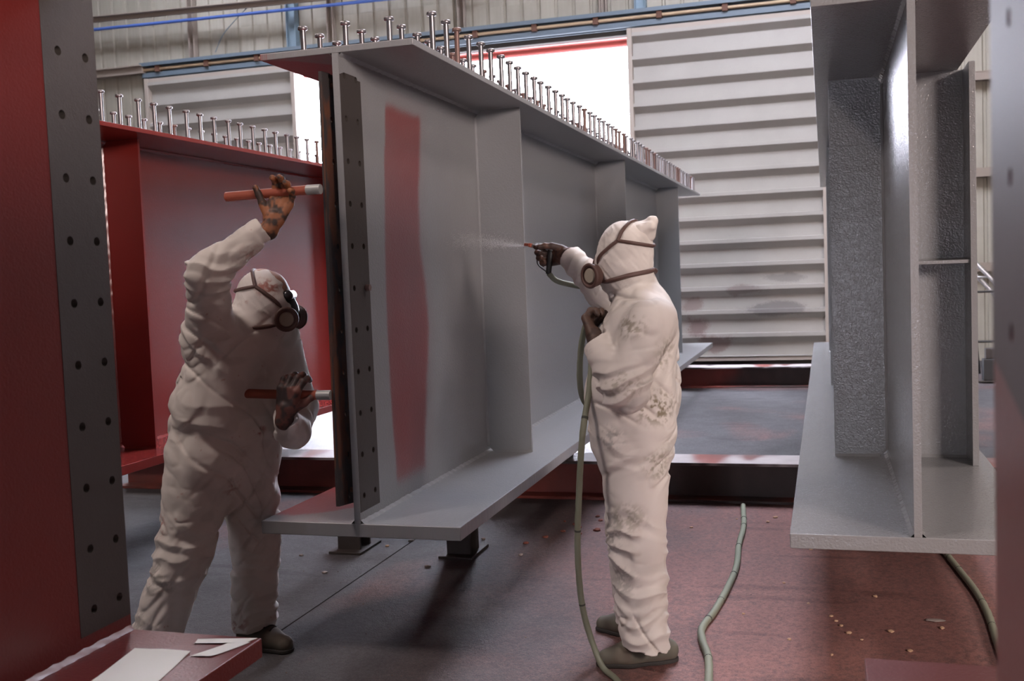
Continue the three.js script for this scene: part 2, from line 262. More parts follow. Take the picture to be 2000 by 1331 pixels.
// pipes running along the top of the far wall
{
  const g = merge([bx(0, -0.04, -0.02, 7.2, 0.04, 0.02, 0.004), bx(0, 0.03, -0.02, 7.2, 0.045, 0.12, 0.004)]);
  const o = single('cable_tray', g, M.beigeRail, [-13.6, 6.52, ZB + 0.35], 'grey brown steel cable tray running along the upper corrugated wall', 'cable tray'); o.rotation.z = -0.024;
  single('air_pipe', tube([[-13.8, 6.36, ZB + 0.32], [-10.9, 6.31, ZB + 0.32], [-8.1, 6.27, ZB + 0.32], [-5.0, 6.23, ZB + 0.32]], 0.028, 40, 10), M.bluePipe, [0, 0, 0], 'blue air pipe running along the upper corrugated wall', 'pipe');
  single('stay_wire', tube([[-9.6, 6.45, ZB + 0.25], [-10.15, 6.0, ZB + 0.24], [-10.35, 5.72, ZB + 0.2]], 0.008, 12, 6), M.track, [0, 0, 0], 'thin slanting stay wire between cable tray and door track', 'wire');
}

// ------------------------------------------------------------------ plate girders
const YB = 0.54, BFW = 0.876, BFT = 0.055, TFW = 0.658, TFT = 0.026, TOP = 1.953, WT = 0.027;
const studGeo = (() => { const g = new THREE.LatheGeometry([[0.0001, 0], [0.017, 0], [0.017, 0.006], [0.0115, 0.010], [0.0112, 0.158], [0.0205, 0.161], [0.021, 0.164], [0.021, 0.172], [0.018, 0.175], [0.0001, 0.175]].map(([r, y]) => new THREE.Vector2(r, y)), 12); return g; })();
const HOLE = new THREE.CylinderGeometry(0.0123, 0.0123, 0.0292, 12, 1, true); HOLE.rotateZ(Math.PI / 2);
function girder(o) {
  const { x, z, L, paint, label, name = 'plate_girder' } = o, g = thing(name, label, 'girder', [x, YB, z]);
  const wb0 = BFT, wt0 = TOP - TFT, pm = o.mats || {};
  part(g, 'bottom_flange', (pm.bf ? flatUV : (q) => q)(bx(-BFW / 2, 0, -L, BFW / 2, BFT, 0, 0.004)), pm.bf || paint);
  part(g, 'top_flange', (pm.tf ? flatUV : (q) => q)(bx(-(o.tfw || TFW) / 2, wt0, -L, (o.tfw || TFW) / 2, TOP, 0, 0.003)), pm.tf || paint);
  const holes = [];
  for (const e of o.ends || []) for (let r = 0; r < 11; r++) for (const c of [0.045, 0.153]) if (!(o.skip && o.skip(r, c))) holes.push([e === 'near' ? -c : -L + c, 0.163 + r * 0.1682, 0.0125]);
  for (const [z2, y2, r2] of holes) { const q = part(g, 'hole_wall', HOLE, M.cutSteel); q.position.set(0, y2, z2); }
  const outline = [[0, wb0], [0, wt0], [-L, wt0], [-L, wb0]];
  if (o.rearPaint) { part(g, 'web', plateX(outline, holes, WT * 0.92, WT * 0.04), pm.web || paint); part(g, 'web_rear_face', plateX(outline, holes, WT * 0.08, -WT * 0.46), o.rearPaint, 'far face of the web'); }
  else part(g, 'web', plateX(outline, holes, WT), o.ends ? [pm.web || paint, M.cutSteel] : pm.web || paint);
  for (const e of o.ends || []) {                           // bare steel contact faces with the bolt holes
    const zz = e === 'near' ? [-0.004, -0.195] : [-L + 0.001, -L + 0.212], y0 = 0.100, y1 = 1.845;
    for (const s of [1, -1]) part(g, 'splice_face', plateX([[zz[0], y0], [zz[0], y1], [zz[1], y1], [zz[1], y0]], holes.filter((h) => Math.abs(h[0] - (zz[0] + zz[1]) / 2) < 0.2), 0.0012, s * (WT / 2 + 0.0006)), o.bare || M.bare, 'bare dark steel strip with two rows of bolt holes');
  }
  const ex = V(1, 0, 0), ey = V(0, 1, 0), ez = V(0, 0, 1), nx = V(-1, 0, 0), ny = V(0, -1, 0);
  for (const s of [1, -1]) {
    const u = s > 0 ? ex : nx, m = s < 0 && o.rearPaint ? o.rearPaint : paint;
    part(g, 'weld_bead', weld(V(s * WT / 2, wb0, -0.002), V(s * WT / 2, wb0, -L + 0.002), u, ey, 0.013, 0.02), m);
    part(g, 'weld_bead', weld(V(s * WT / 2, wt0, -0.002), V(s * WT / 2, wt0, -L + 0.002), u, ny, 0.012, 0.02), m);
    for (const zs of o.stiff || []) {
      if (o.onlySide && o.onlySide !== s) continue;
      const w = 0.252, a = WT / 2, c = 0.035;
      part(g, 'stiffener', plateZ([[s * (a + c), wb0], [s * (a + w), wb0], [s * (a + w), wt0], [s * (a + c), wt0], [s * a, wt0 - c], [s * a, wb0 + c]].slice(), 0.018, zs), m);
      part(g, 'weld_bead', weld(V(s * a, wb0 + c, zs + 0.009), V(s * a, wt0 - c, zs + 0.009), u, ez, 0.009, 0.02), m);
      part(g, 'weld_bead', weld(V(s * (a + c), wb0, zs + 0.009), V(s * (a + w), wb0, zs + 0.009), ey, ez, 0.012, 0.014), m);
    }
  }
  if (o.studs) for (const r of o.rows || [0.288, 0.092, -0.104, -0.3]) for (let i = 0; i < o.studs; i++) {
    const st = part(g, 'shear_stud', studGeo, rnd() < 0.14 ? M.studRusty : M.stud); st.position.set(r + (rnd() - 0.5) * 0.008, TOP, -o.stud0 - i * 0.16 + (rnd() - 0.5) * 0.01); st.rotation.set((rnd() - 0.5) * 0.02, rnd() * 6, (rnd() - 0.5) * 0.02);
  }
  return g;
}
// the grey girder being sprayed: its near web bay still shows a red unsprayed patch, its far side is red
{
  const W = 1.4, edge = (u, v) => 0.012 * (fbm(u * 9, v * 14, 101) - 0.5) * 2;
  const grey = [0.225, 0.232, 0.238], red = [0.205, 0.046, 0.046];
  // patch outline measured from the girder end: y -> left and right limits
  const lim = (y) => { const k = [[0.10, 0.40, 0.70], [0.145, 0.39, 0.725], [0.30, 0.375, 0.75], [0.55, 0.365, 0.80], [0.80, 0.360, 0.855], [1.0, 0.362, 0.84], [1.20, 0.375, 0.79], [1.45, 0.40, 0.80], [1.70, 0.43, 0.86], [1.80, 0.445, 0.87]];
    for (let i = 1; i < k.length; i++) if (y <= k[i][0]) { const t = clamp((y - k[i - 1][0]) / (k[i][0] - k[i - 1][0])); return [mix(k[i - 1][1], k[i][1], t), mix(k[i - 1][2], k[i][2], t)]; } return [0.445, 0.87]; };
  const webMap = tex(1024, 1024, (u, v) => {                // u: distance from the near end, v: height on the web
    const zd = u * W, y = v * 1.953, [l, r] = lim(y), q = (hash(Math.floor(u * 1024), Math.floor(v * 1024), 7) - 0.5);
    const e = edge(u, v), a = sstep(-0.010, 0.014, zd - l + e + q * 0.012) * sstep(-0.02, 0.03, r - zd + e + q * 0.03) * sstep(0.125, 0.19, y + q * 0.05 + e) * (1 - sstep(1.765, 1.81, y + q * 0.03 + e));
    const veil = clamp(a * (0.94 - 0.16 * fbm(u * 6, v * 5, 107)) + 0.10 * sstep(0.0, 0.1, r + 0.13 - zd) * sstep(0, 0.08, zd - l) * (y < 1.86 ? 1 : 0) * (0.7 + q)), k = 0.97 + 0.06 * fbm(u * 20, v * 20, 109);
    return [0, 1, 2].map((i) => mix(grey[i], red[i], veil) * k);
  });
  webMap.wrapS = webMap.wrapT = THREE.ClampToEdgeWrapping; webMap.repeat.set(-1 / W, 1 / 1.953);
  const webMat = new THREE.MeshStandardMaterial({ map: webMap, roughness: 0.34, bumpMap: peel, bumpScale: 0.0007 });
  const L = 9.72, redWet = [0.27, 0.045, 0.045];
  // flanges: the far half (behind the web) is still red beyond a ragged spray edge
  const half = (len, sgn, ends) => { const t = tex(256, 512, (u, v) => { const xx = mix(-BFW / 2, BFW / 2, u), zd = v * len, q = hash(Math.floor(u * 256), Math.floor(v * 512), 13) - 0.5, lim0 = ends + 0.22 * (fbm(u * 5, 3.3, 113) - 0.5) + 0.30 * sstep(-0.3, 0.05, xx), a = (xx < 0.0 ? 1 : 0) * sstep(-0.02, 0.03, zd - lim0 + q * 0.03), k = 0.96 + 0.08 * fbm(u * 9, v * 30, 117); return [0, 1, 2].map((i) => mix(grey[i], redWet[i], a) * k); });
    t.wrapS = t.wrapT = THREE.ClampToEdgeWrapping; t.repeat.set(1 / BFW, -1 / len); t.offset.set(0.5, 0); return new THREE.MeshStandardMaterial({ map: t, roughness: 0.3, bumpMap: peel, bumpScale: 0.0006 }); };
  girder({ x: -1.821, z: -3.815, L, paint: M.grey, rearPaint: M.grey, ends: ['near'], stiff: [-1.69, -4.80, -8.09], studs: 58, stud0: 0.33, skip: (r, c) => r === 5 && c > 0.1,
    mats: { web: webMat, bf: half(1.6, 1, 0.16), tf: half(1.6, -1, 0.03) },
    label: 'freshly sprayed grey steel girder with a red unpainted patch on its web' });
}
girder({ x: -4.193, z: -3.82, L: 9.6, paint: M.redGloss, stiff: [-1.65, -4.8, -8.09], studs: 57, stud0: 0.5, tfw: 0.895, rows: [0.41, 0, -0.41], name: 'plate_girder', label: 'dark red steel girder topped with rows of studs behind the bending worker' });
girder({ x: -1.955, z: -2.533 + 6.5, L: 6.5, paint: M.red, ends: ['far'], name: 'plate_girder', label: 'red steel girder whose flange carries a sheet of paper and tape' });
girder({ x: 0.299, z: -3.889, L: 9.4, paint: M.greyGloss, stiff: [-1.62, -4.8, -8.0], onlySide: -1, name: 'plate_girder', label: 'all grey steel girder with a boxed bearing stiffener and small shelf plate' });
{
  const g = scene.children[scene.children.length - 1], zf = -1.62, wb0 = BFT, wt0 = TOP - TFT;    // right side of the grey girder
  part(g, 'stiffener', bx(WT / 2, wb0, zf - 0.01, 0.352, wt0, zf + 0.008, 0), M.greyGloss);
  part(g, 'side_plate', bx(0.350, wb0, zf - 0.03, 0.378, wt0, -1.385, 0.002), M.greyGloss);
  part(g, 'shelf_plate', bx(WT / 2, 1.005, zf, 0.350, 1.022, -1.40, 0.002), M.greyGloss);
  part(g, 'weld_bead', weld(V(WT / 2, wb0, zf + 0.008), V(0.35, wb0, zf + 0.008), V(0, 1, 0), V(0, 0, 1), 0.013, 0.012), M.greyGloss);
  part(g, 'weld_bead', weld(V(WT / 2, 1.022, zf + 0.008), V(0.35, 1.022, zf + 0.008), V(0, 1, 0), V(0, 0, 1), 0.009, 0.012), M.greyGloss);
  for (const zz of [-4.8, -8.0]) part(g, 'stiffener', bx(WT / 2, wb0, zz - 0.009, WT / 2 + 0.252, wt0, zz + 0.009, 0), M.greyGloss);
}
girder({ x: 0.515, z: -2.68 + 6.4, L: 6.4, paint: M.red, name: 'plate_girder', label: 'red steel girder whose flange corner pokes out below the upright holed plate' });
// the upright crossbeam that fills the edge of the picture
{
  const b = thing('cross_beam', 'red upright crossbeam with bare steel top and a column of bolt holes', 'beam', [0.17, 0, -1.205]);
  const holes = [0.98, 1.357, 1.505, 1.652, 1.80, 1.948, 2.096].filter((y) => y > 1.46).map((y) => [0.115, y, 0.0095]);
  part(b, 'web', plateX([[0, 0.625], [0, 2.42], [0.9, 2.42], [0.9, 0.625]], holes, 0.016, 0.008), M.red);
  part(b, 'splice_face', plateX([[0.001, 1.472], [0.001, 2.40], [0.3, 2.40], [0.3, 1.40]], holes, 0.001, -0.0005), mat(0.13, 0.12, 0.13, 0.55, { metalness: 0.3 }), 'bare grey steel face with bolt holes');
  part(b, 'bottom_flange', bx(-0.05, 0.5955, 0, 0.066, 0.625, 0.9), M.red); part(b, 'top_flange', bx(-0.05, 2.42, 0, 0.066, 2.45, 0.9), M.red);
}
// splice plate with two bar handles, bolted on the far side of the sprayed web
{
  const s = thing('splice_plate', 'rusty splice plate with two red bar handles at the sprayed girder end', 'plate', [-1.872, 0.66, -3.76]);
  const holes = []; for (let r = 0; r < 11; r++) holes.push([-0.09, 0.043 + r * 0.1682, 0.0125]);
  part(s, 'plate', plateX([[0.012, 0.02], [-0.02, 1.735], [-0.22, 1.735], [-0.19, 0.0]], holes, 0.014, 0), new THREE.MeshStandardMaterial({ roughness: 0.7, metalness: 0.2, bumpMap: grain, bumpScale: 0.0012, map: (() => { const t = tex(128, 512, (u, v) => { const a = sstep(0.42, 0.66, fbm(u * 4, v * 14, 131)); return [mix(0.035, 0.12, a), mix(0.030, 0.045, a), mix(0.030, 0.022, a)]; }); t.repeat.set(4, 0.55); return t; })() }));
  for (const [y0, y1, x0] of [[1.270, 1.276, -0.425], [0.475, 0.466, -0.418]]) {
    const h = part(s, 'handle', rod(V(x0, y0, 0.01), V(-0.065, y1, 0.01), 0.019, 0.019, 18), M.handle);
    part(h, 'ferrule', rod(V(-0.065, y1, 0.01), V(-0.006, y1, 0.01), 0.0195, 0.0195, 18), M.galvanised, 'grey steel end sleeve');
  }
  for (const y of [1.69, 0.065]) part(s, 'spacer_bolt', rod(V(-0.008, y, -0.10), V(0.038, y, -0.10), 0.011), M.rust);
}
{
  const b = thing('drift_pin', 'rusty bolt stuck in a hole of the sprayed girder web', 'bolt', [-1.806, 1.543, -3.968]);
  part(b, 'shank', rod(V(-0.04, 0, 0), V(0.012, 0, 0), 0.0118, 0.0118, 12), M.rust); part(b, 'head', rod(V(0.004, 0, 0), V(0.02, 0, 0), 0.016, 0.015, 6), M.studRusty);
}

// ------------------------------------------------------------------ sleepers, trestle, packing blocks
function sleeper(z, xa, xb, label) {
  const mapFn = (s) => { const t = tex(1024, 128, (u, v) => { const x = u * 8, r = sstep(0.46, 0.68, fbm(x * 1.1 + s, v * 0.6, 141)), w = sstep(0.50, 0.62, fbm(x * 2.1 + s, v * 0.8 + 4, 149)) * s, q = 0.8 + 0.4 * fbm(x * 12, v * 8, 151); const c = [mix(0.065, 0.22, r), mix(0.050, 0.050, r), mix(0.045, 0.036, r)]; return c.map((k, i) => mix(k, [0.42, 0.38, 0.37][i], w) * q); }); t.repeat.set(0.125, 1); return t; };
  const s = thing('steel_sleeper', label, 'beam', [0, 0, z]);
  const body = new THREE.MeshStandardMaterial({ map: mapFn(0), roughness: 0.6, bumpMap: grain, bumpScale: 0.001 }), top = new THREE.MeshStandardMaterial({ map: mapFn(1), roughness: 0.5, bumpMap: grain, bumpScale: 0.001 });
  part(s, 'bottom_flange', bx(xa, 0, -0.30, xb, 0.02, 0), body); part(s, 'web', bx(xa, 0.02, -0.158, xb, 0.25, -0.142, 0), body); part(s, 'top_flange', bx(xa, 0.25, -0.33, xb, 0.27, 0.0), top);
}
sleeper(-6.98, -5.4, 1.35, 'rusty steel sleeper beam crossing the floor between the two workers');
sleeper(-13.62, -5.4, 1.62, 'far steel sleeper beam lying in front of the slatted door');
{
  const t = thing('trestle', 'low dark steel trestle standing under the sprayed girder', 'trestle', [-2.3, 0, -5.55]);
  part(t, 'cross_beam', bx(-0.46, 0.29, -0.06, 0.44, 0.37, 0.06), M.darkSteel);
  for (const x of [-0.375, 0.30]) {
    part(t, 'leg', merge([bx(x - 0.07, 0.015, -0.075, x + 0.07, 0.29, -0.06, 0), bx(x - 0.07, 0.015, 0.06, x + 0.07, 0.29, 0.075, 0), bx(x - 0.006, 0.015, -0.06, x + 0.006, 0.29, 0.06, 0)]), M.darkSteel);
    part(t, 'base_plate', bx(x - 0.10, 0, -0.16, x + 0.10, 0.015, 0.14), M.darkSteel);
  }
}
const pack = (x, y0, z, w, h, d, label) => single('packing_block', bx(-w / 2, 0, -d / 2, w / 2, h, d / 2, 0.004), M.darkSteel, [x, y0, z], label, 'block', 'packing blocks under the girders');
pack(-2.0, 0.37, -5.55, 0.2, 0.17, 0.12, 'dark packing block between trestle and sprayed girder');
for (const [x, w] of [[-4.19, 'studded red girder'], [-1.82, 'sprayed girder'], [0.3, 'all grey girder']]) for (const [z, q] of [[-7.14, 'rusty sleeper beam between the workers'], [-13.78, 'sleeper beam by the slatted door']]) pack(x, 0.27, z, 0.16, 0.27, 0.2, 'dark packing block between the ' + w + ' and the ' + q);
for (const z of [-1.2, 3.0]) pack(-1.955, 0, z, 0.3, 0.54, 0.3, 'dark packing block under the red girder that carries the paper sheet');
for (const z of [-1.75, 3.0]) pack(0.66, 0, z, 0.2, 0.54, 0.2, 'dark packing block under the red girder beside the upright holed plate');
pack(-4.19, 0, -4.2, 0.25, 0.54, 0.2, 'dark packing block under the studded red girder');
pack(0.3, 0, -6.3, 0.2, 0.54, 0.2, 'dark packing block under the all grey girder');

// ------------------------------------------------------------------ paper and tape on the near red flange
function sheet(name, corners, curl, m, label, category, s) {
  const N = 10, pos = [], idx = [], c = corners.map(([x, z]) => V(x, 0, z));
  for (let j = 0; j <= N; j++) for (let i = 0; i <= N; i++) { const u = i / N, v = j / N, p = c[0].clone().lerp(c[1], u).lerp(c[3].clone().lerp(c[2], u), v); p.y = 0.0012 + curl * (Math.pow(Math.abs(v - 0.5) * 2, 3) * (0.4 + 0.6 * n2(u * 4, v, s)) + 0.3 * n2(u * 3, v * 3, s)); pos.push(p.x, p.y, p.z); if (i && j) { const o = j * (N + 1) + i; idx.push(o, o - N - 2, o - 1, o, o - N - 1, o - N - 2); } }
  const n = pos.length / 3; for (let k = 0; k < n; k++) pos.push(pos[3 * k], pos[3 * k + 1] - 0.0008, pos[3 * k + 2]);
  const q = idx.length; for (let k = 0; k < q; k += 3) idx.push(idx[k] + n, idx[k + 2] + n, idx[k + 1] + n);
  const g = new THREE.BufferGeometry(); g.setAttribute('position', new THREE.Float32BufferAttribute(pos, 3)); g.setIndex(idx); g.computeVertexNormals(); g.setAttribute('uv', new THREE.Float32BufferAttribute(pos.filter((_, i) => i % 3 !== 1), 2));
  single(name, g, m, [0, 0.5955, 0], label, category);
}
sheet('paper_sheet', [[-1.822, -2.385], [-1.652, -2.392], [-1.60, -2.13], [-1.775, -2.11]], 0.006, M.paper, 'creased cream paper sheet lying on the near red flange', 'paper', 3);
sheet('masking_tape', [[-1.69, -2.485], [-1.525, -2.523], [-1.545, -2.478], [-1.68, -2.452]], 0.002, M.paper, 'strip of cream masking tape along the end of the near red flange', 'tape', 5);
sheet('masking_tape', [[-1.585, -2.478], [-1.528, -2.49], [-1.575, -2.372], [-1.635, -2.365]], 0.002, M.paper, 'strip of cream masking tape running lengthwise on the near red flange', 'tape', 6);

// ------------------------------------------------------------------ people
// surface nets over a signed distance function, block-skipping where the surface is far away
function nets(f, lo, hi, h, colorFn) {
  const nx = Math.ceil((hi[0] - lo[0]) / h) + 1, ny = Math.ceil((hi[1] - lo[1]) / h) + 1, nz = Math.ceil((hi[2] - lo[2]) / h) + 1, B = 6, val = new Float32Array(nx * ny * nz).fill(1);
  const at = (i, j, k) => (k * ny + j) * nx + i;
  for (let k = 0; k < nz; k += B) for (let j = 0; j < ny; j += B) for (let i = 0; i < nx; i += B) {
    const c = f(lo[0] + (i + B / 2) * h, lo[1] + (j + B / 2) * h, lo[2] + (k + B / 2) * h), far = Math.abs(c) > B * h * 1.05 + 0.03;
    for (let c2 = k; c2 < Math.min(k + B, nz); c2++) for (let b = j; b < Math.min(j + B, ny); b++) for (let a = i; a < Math.min(i + B, nx); a++) val[at(a, b, c2)] = far ? c : f(lo[0] + a * h, lo[1] + b * h, lo[2] + c2 * h);
  }
  const cell = new Int32Array(nx * ny * nz).fill(-1), pos = [], idx = [];
  const E = [[0, 1], [0, 2], [0, 4], [1, 3], [1, 5], [2, 3], [2, 6], [3, 7], [4, 5], [4, 6], [5, 7], [6, 7]];
  for (let k = 0; k < nz - 1; k++) for (let j = 0; j < ny - 1; j++) for (let i = 0; i < nx - 1; i++) {
    const v = []; let m = 0;
    for (let c = 0; c < 8; c++) { const q = val[at(i + (c & 1), j + ((c >> 1) & 1), k + (c >> 2))]; v.push(q); if (q < 0) m |= 1 << c; }
    if (m === 0 || m === 255) continue;
    let x = 0, y = 0, z = 0, n = 0;
    for (const [a, b] of E) if (((m >> a) & 1) !== ((m >> b) & 1)) { const t = v[a] / (v[a] - v[b]); x += (a & 1) + t * ((b & 1) - (a & 1)); y += ((a >> 1) & 1) + t * (((b >> 1) & 1) - ((a >> 1) & 1)); z += (a >> 2) + t * ((b >> 2) - (a >> 2)); n++; }
    cell[at(i, j, k)] = pos.length / 3; pos.push(lo[0] + (i + x / n) * h, lo[1] + (j + y / n) * h, lo[2] + (k + z / n) * h);
  }
  const quad = (a, b, c, d, fl) => { if (a < 0 || b < 0 || c < 0 || d < 0) return; fl ? idx.push(a, c, b, a, d, c) : idx.push(a, b, c, a, c, d); };
  for (let k = 1; k < nz - 1; k++) for (let j = 1; j < ny - 1; j++) for (let i = 1; i < nx - 1; i++) {
    const s = val[at(i, j, k)] < 0;
    if (s !== val[at(i + 1, j, k)] < 0) quad(cell[at(i, j - 1, k - 1)], cell[at(i, j, k - 1)], cell[at(i, j, k)], cell[at(i, j - 1, k)], !s);
    if (s !== val[at(i, j + 1, k)] < 0) quad(cell[at(i - 1, j, k - 1)], cell[at(i - 1, j, k)], cell[at(i, j, k)], cell[at(i, j, k - 1)], !s);
    if (s !== val[at(i, j, k + 1)] < 0) quad(cell[at(i - 1, j - 1, k)], cell[at(i, j - 1, k)], cell[at(i, j, k)], cell[at(i - 1, j, k)], !s);
  }
  const g = new THREE.BufferGeometry(), nor = new Float32Array(pos.length), e = h * 0.6; g.setAttribute('position', new THREE.Float32BufferAttribute(pos, 3)); g.setIndex(idx);
  for (let q = 0; q < pos.length; q += 3) { const [x, y, z] = [pos[q], pos[q + 1], pos[q + 2]]; let a = f(x + e, y, z) - f(x - e, y, z), b = f(x, y + e, z) - f(x, y - e, z), c = f(x, y, z + e) - f(x, y, z - e); const l = Math.hypot(a, b, c) || 1; nor[q] = a / l; nor[q + 1] = b / l; nor[q + 2] = c / l; }
  g.setAttribute('normal', new THREE.BufferAttribute(nor, 3));
  if (colorFn) { const col = new Float32Array(pos.length); for (let q = 0; q < pos.length; q += 3) { const c = colorFn(pos[q], pos[q + 1], pos[q + 2]); col[q] = c[0]; col[q + 1] = c[1]; col[q + 2] = c[2]; } g.setAttribute('color', new THREE.BufferAttribute(col, 3)); }
  return g;
}
const smin = (a, b, k) => { const h = Math.max(k - Math.abs(a - b), 0) / k; return Math.min(a, b) - h * h * k * 0.25; };
// a bone: [ax, ay, az, ra, bx, by, bz, rb]
function bone(b, x, y, z) {
  const dx = b[4] - b[0], dy = b[5] - b[1], dz = b[6] - b[2], px = x - b[0], py = y - b[1], pz = z - b[2], L = dx * dx + dy * dy + dz * dz || 1e-9;
  const t = clamp((px * dx + py * dy + pz * dz) / L), ex = px - t * dx, ey = py - t * dy, ez = pz - t * dz;
  return Math.sqrt(ex * ex + ey * ey + ez * ez) - (b[3] + (b[7] - b[3]) * t);
}
const chain = (pts) => pts.slice(1).map((p, i) => [...pts[i], ...p]);
const boundsOf = (bones, pad) => { const lo = [9e9, 9e9, 9e9], hi = [-9e9, -9e9, -9e9]; for (const b of bones) for (const o of [0, 4]) for (let a = 0; a < 3; a++) { lo[a] = Math.min(lo[a], b[o + a] - b[o + 3] - pad); hi[a] = Math.max(hi[a], b[o + a] + b[o + 3] + pad); } return [lo, hi]; };
const union = (bones, k) => (x, y, z) => { let d = 9; for (const b of bones) d = smin(d, bone(b, x, y, z), k); return d; };
// fabric folds: ridges across the limbs, diagonal on the trunk, plus fine crumple
function folds(x, y, z, s, pleats) {
  const wx = 0.20 * (n3(x * 4 + s, y * 4, z * 4) - 0.5), wy = 0.22 * (n3(x * 3.5, y * 3.5 + s, z * 3.5 + 9) - 0.5), low = n3(x * 6 + s, (y + wy) * 5, z * 6) - 0.5;
  const va = Math.abs(2 * n3((x + wx) * 3.5 + s, (y + wy + 0.7 * x - 0.4 * z) * 11, (z + wx) * 3.5) - 1), vb = Math.abs(2 * n3((x - wy) * 5, (y - 1.0 * x + 0.5 * z + wx) * 10 + s, (z + wy) * 5 + s) - 1), vc = Math.abs(2 * n3((x + wy) * 15 + s, (y + 0.7 * z + wx) * 24, z * 15) - 1);
  const ma = sstep(0.45, 0.68, n3(x * 4 + 5, y * 4 + s, z * 4)), mb = sstep(0.46, 0.68, n3(x * 4 + s, y * 4 + 21, z * 4 + 3)), mc = sstep(0.45, 0.7, n3(x * 5 + s, y * 5 + 2, z * 5 + 11));
  let d = 0.010 * low - 0.012 * Math.exp(-va * va * 26) * ma - 0.010 * Math.exp(-vb * vb * 22) * mb - 0.0052 * Math.exp(-vc * vc * 12) * (0.25 + 0.75 * mc) + 0.002;
  for (const [px, py, pz, ax, ay, az, r, amp, wl] of pleats) {   // compression folds round a joint, across the limb
    const dx = x - px, dy = y - py, dz = z - pz, q = (dx * dx + dy * dy + dz * dz) / (r * r); if (q > 1) continue;
    const t = (dx * ax + dy * ay + dz * az) / wl + 1.1 * n3(x * 9 + s, y * 9, z * 9) + 0.8 * n3(x * 4, y * 4 + s, z * 4), u = Math.abs(((t % 1) + 1) % 1 * 2 - 1), br = sstep(0.32, 0.55, n3(x * 7 + s, y * 7 + 40, z * 7));
    d += amp * (1 - q) * (Math.pow(u, 1.5) - 0.5) * br;
  }
  return d;
}
function makeHand(wr, fwd, palm, thumbUp, curl, spread = 0.10, scale = 1) {
  const f = fwd.clone().normalize(), n = palm.clone().addScaledVector(f, -palm.dot(f)).normalize(), t = thumbUp.clone().addScaledVector(f, -thumbUp.dot(f)).addScaledVector(n, -thumbUp.dot(n)).normalize(), bones = [];
  const P = (a, b, c) => wr.clone().addScaledVector(f, a * scale).addScaledVector(t, b * scale).addScaledVector(n, c * scale), B = (a, ra, b, rb) => bones.push([a.x, a.y, a.z, ra * scale, b.x, b.y, b.z, rb * scale]);
  B(P(-0.03, 0, 0), 0.034, P(0.02, 0, 0), 0.031);
  const off = [0.033, 0.012, -0.010, -0.031], len = [[0.043, 0.027, 0.021], [0.048, 0.030, 0.022], [0.044, 0.028, 0.021], [0.034, 0.022, 0.018]];
  for (let i = 0; i < 4; i++) {
    const base = P(0.092 - Math.abs(i - 1.2) * 0.004, off[i], 0.002); B(P(0.01, off[i] * 0.6, 0), 0.020, base, 0.0165);
    let a = base, ang = curl[i][0], sp = (1.5 - i) * spread;
    for (let j = 0; j < 3; j++) { const d = f.clone().multiplyScalar(Math.cos(ang)).addScaledVector(n, Math.sin(ang)).addScaledVector(t, sp * Math.cos(ang)).normalize(), b = a.clone().addScaledVector(d, len[i][j] * scale); B(a, 0.0128 - j * 0.0008, b, 0.0120 - j * 0.001); a = b; ang += curl[i][j + 1] ?? curl[i][1]; }
  }
  const tc = curl[4] || [0.7, 0.4], t0 = P(0.022, 0.030, 0.006); let a = t0, ang = tc[0];
  for (const [l, r] of [[0.042, 0.0165], [0.032, 0.0135], [0.026, 0.012]]) { const d = f.clone().multiplyScalar(0.72).addScaledVector(t, Math.cos(ang) * 0.75).addScaledVector(n, Math.sin(ang)).normalize(), b = a.clone().addScaledVector(d, l * scale); B(a, r, b, r * 0.9); a = b; ang += tc[1]; }
  return bones;
}
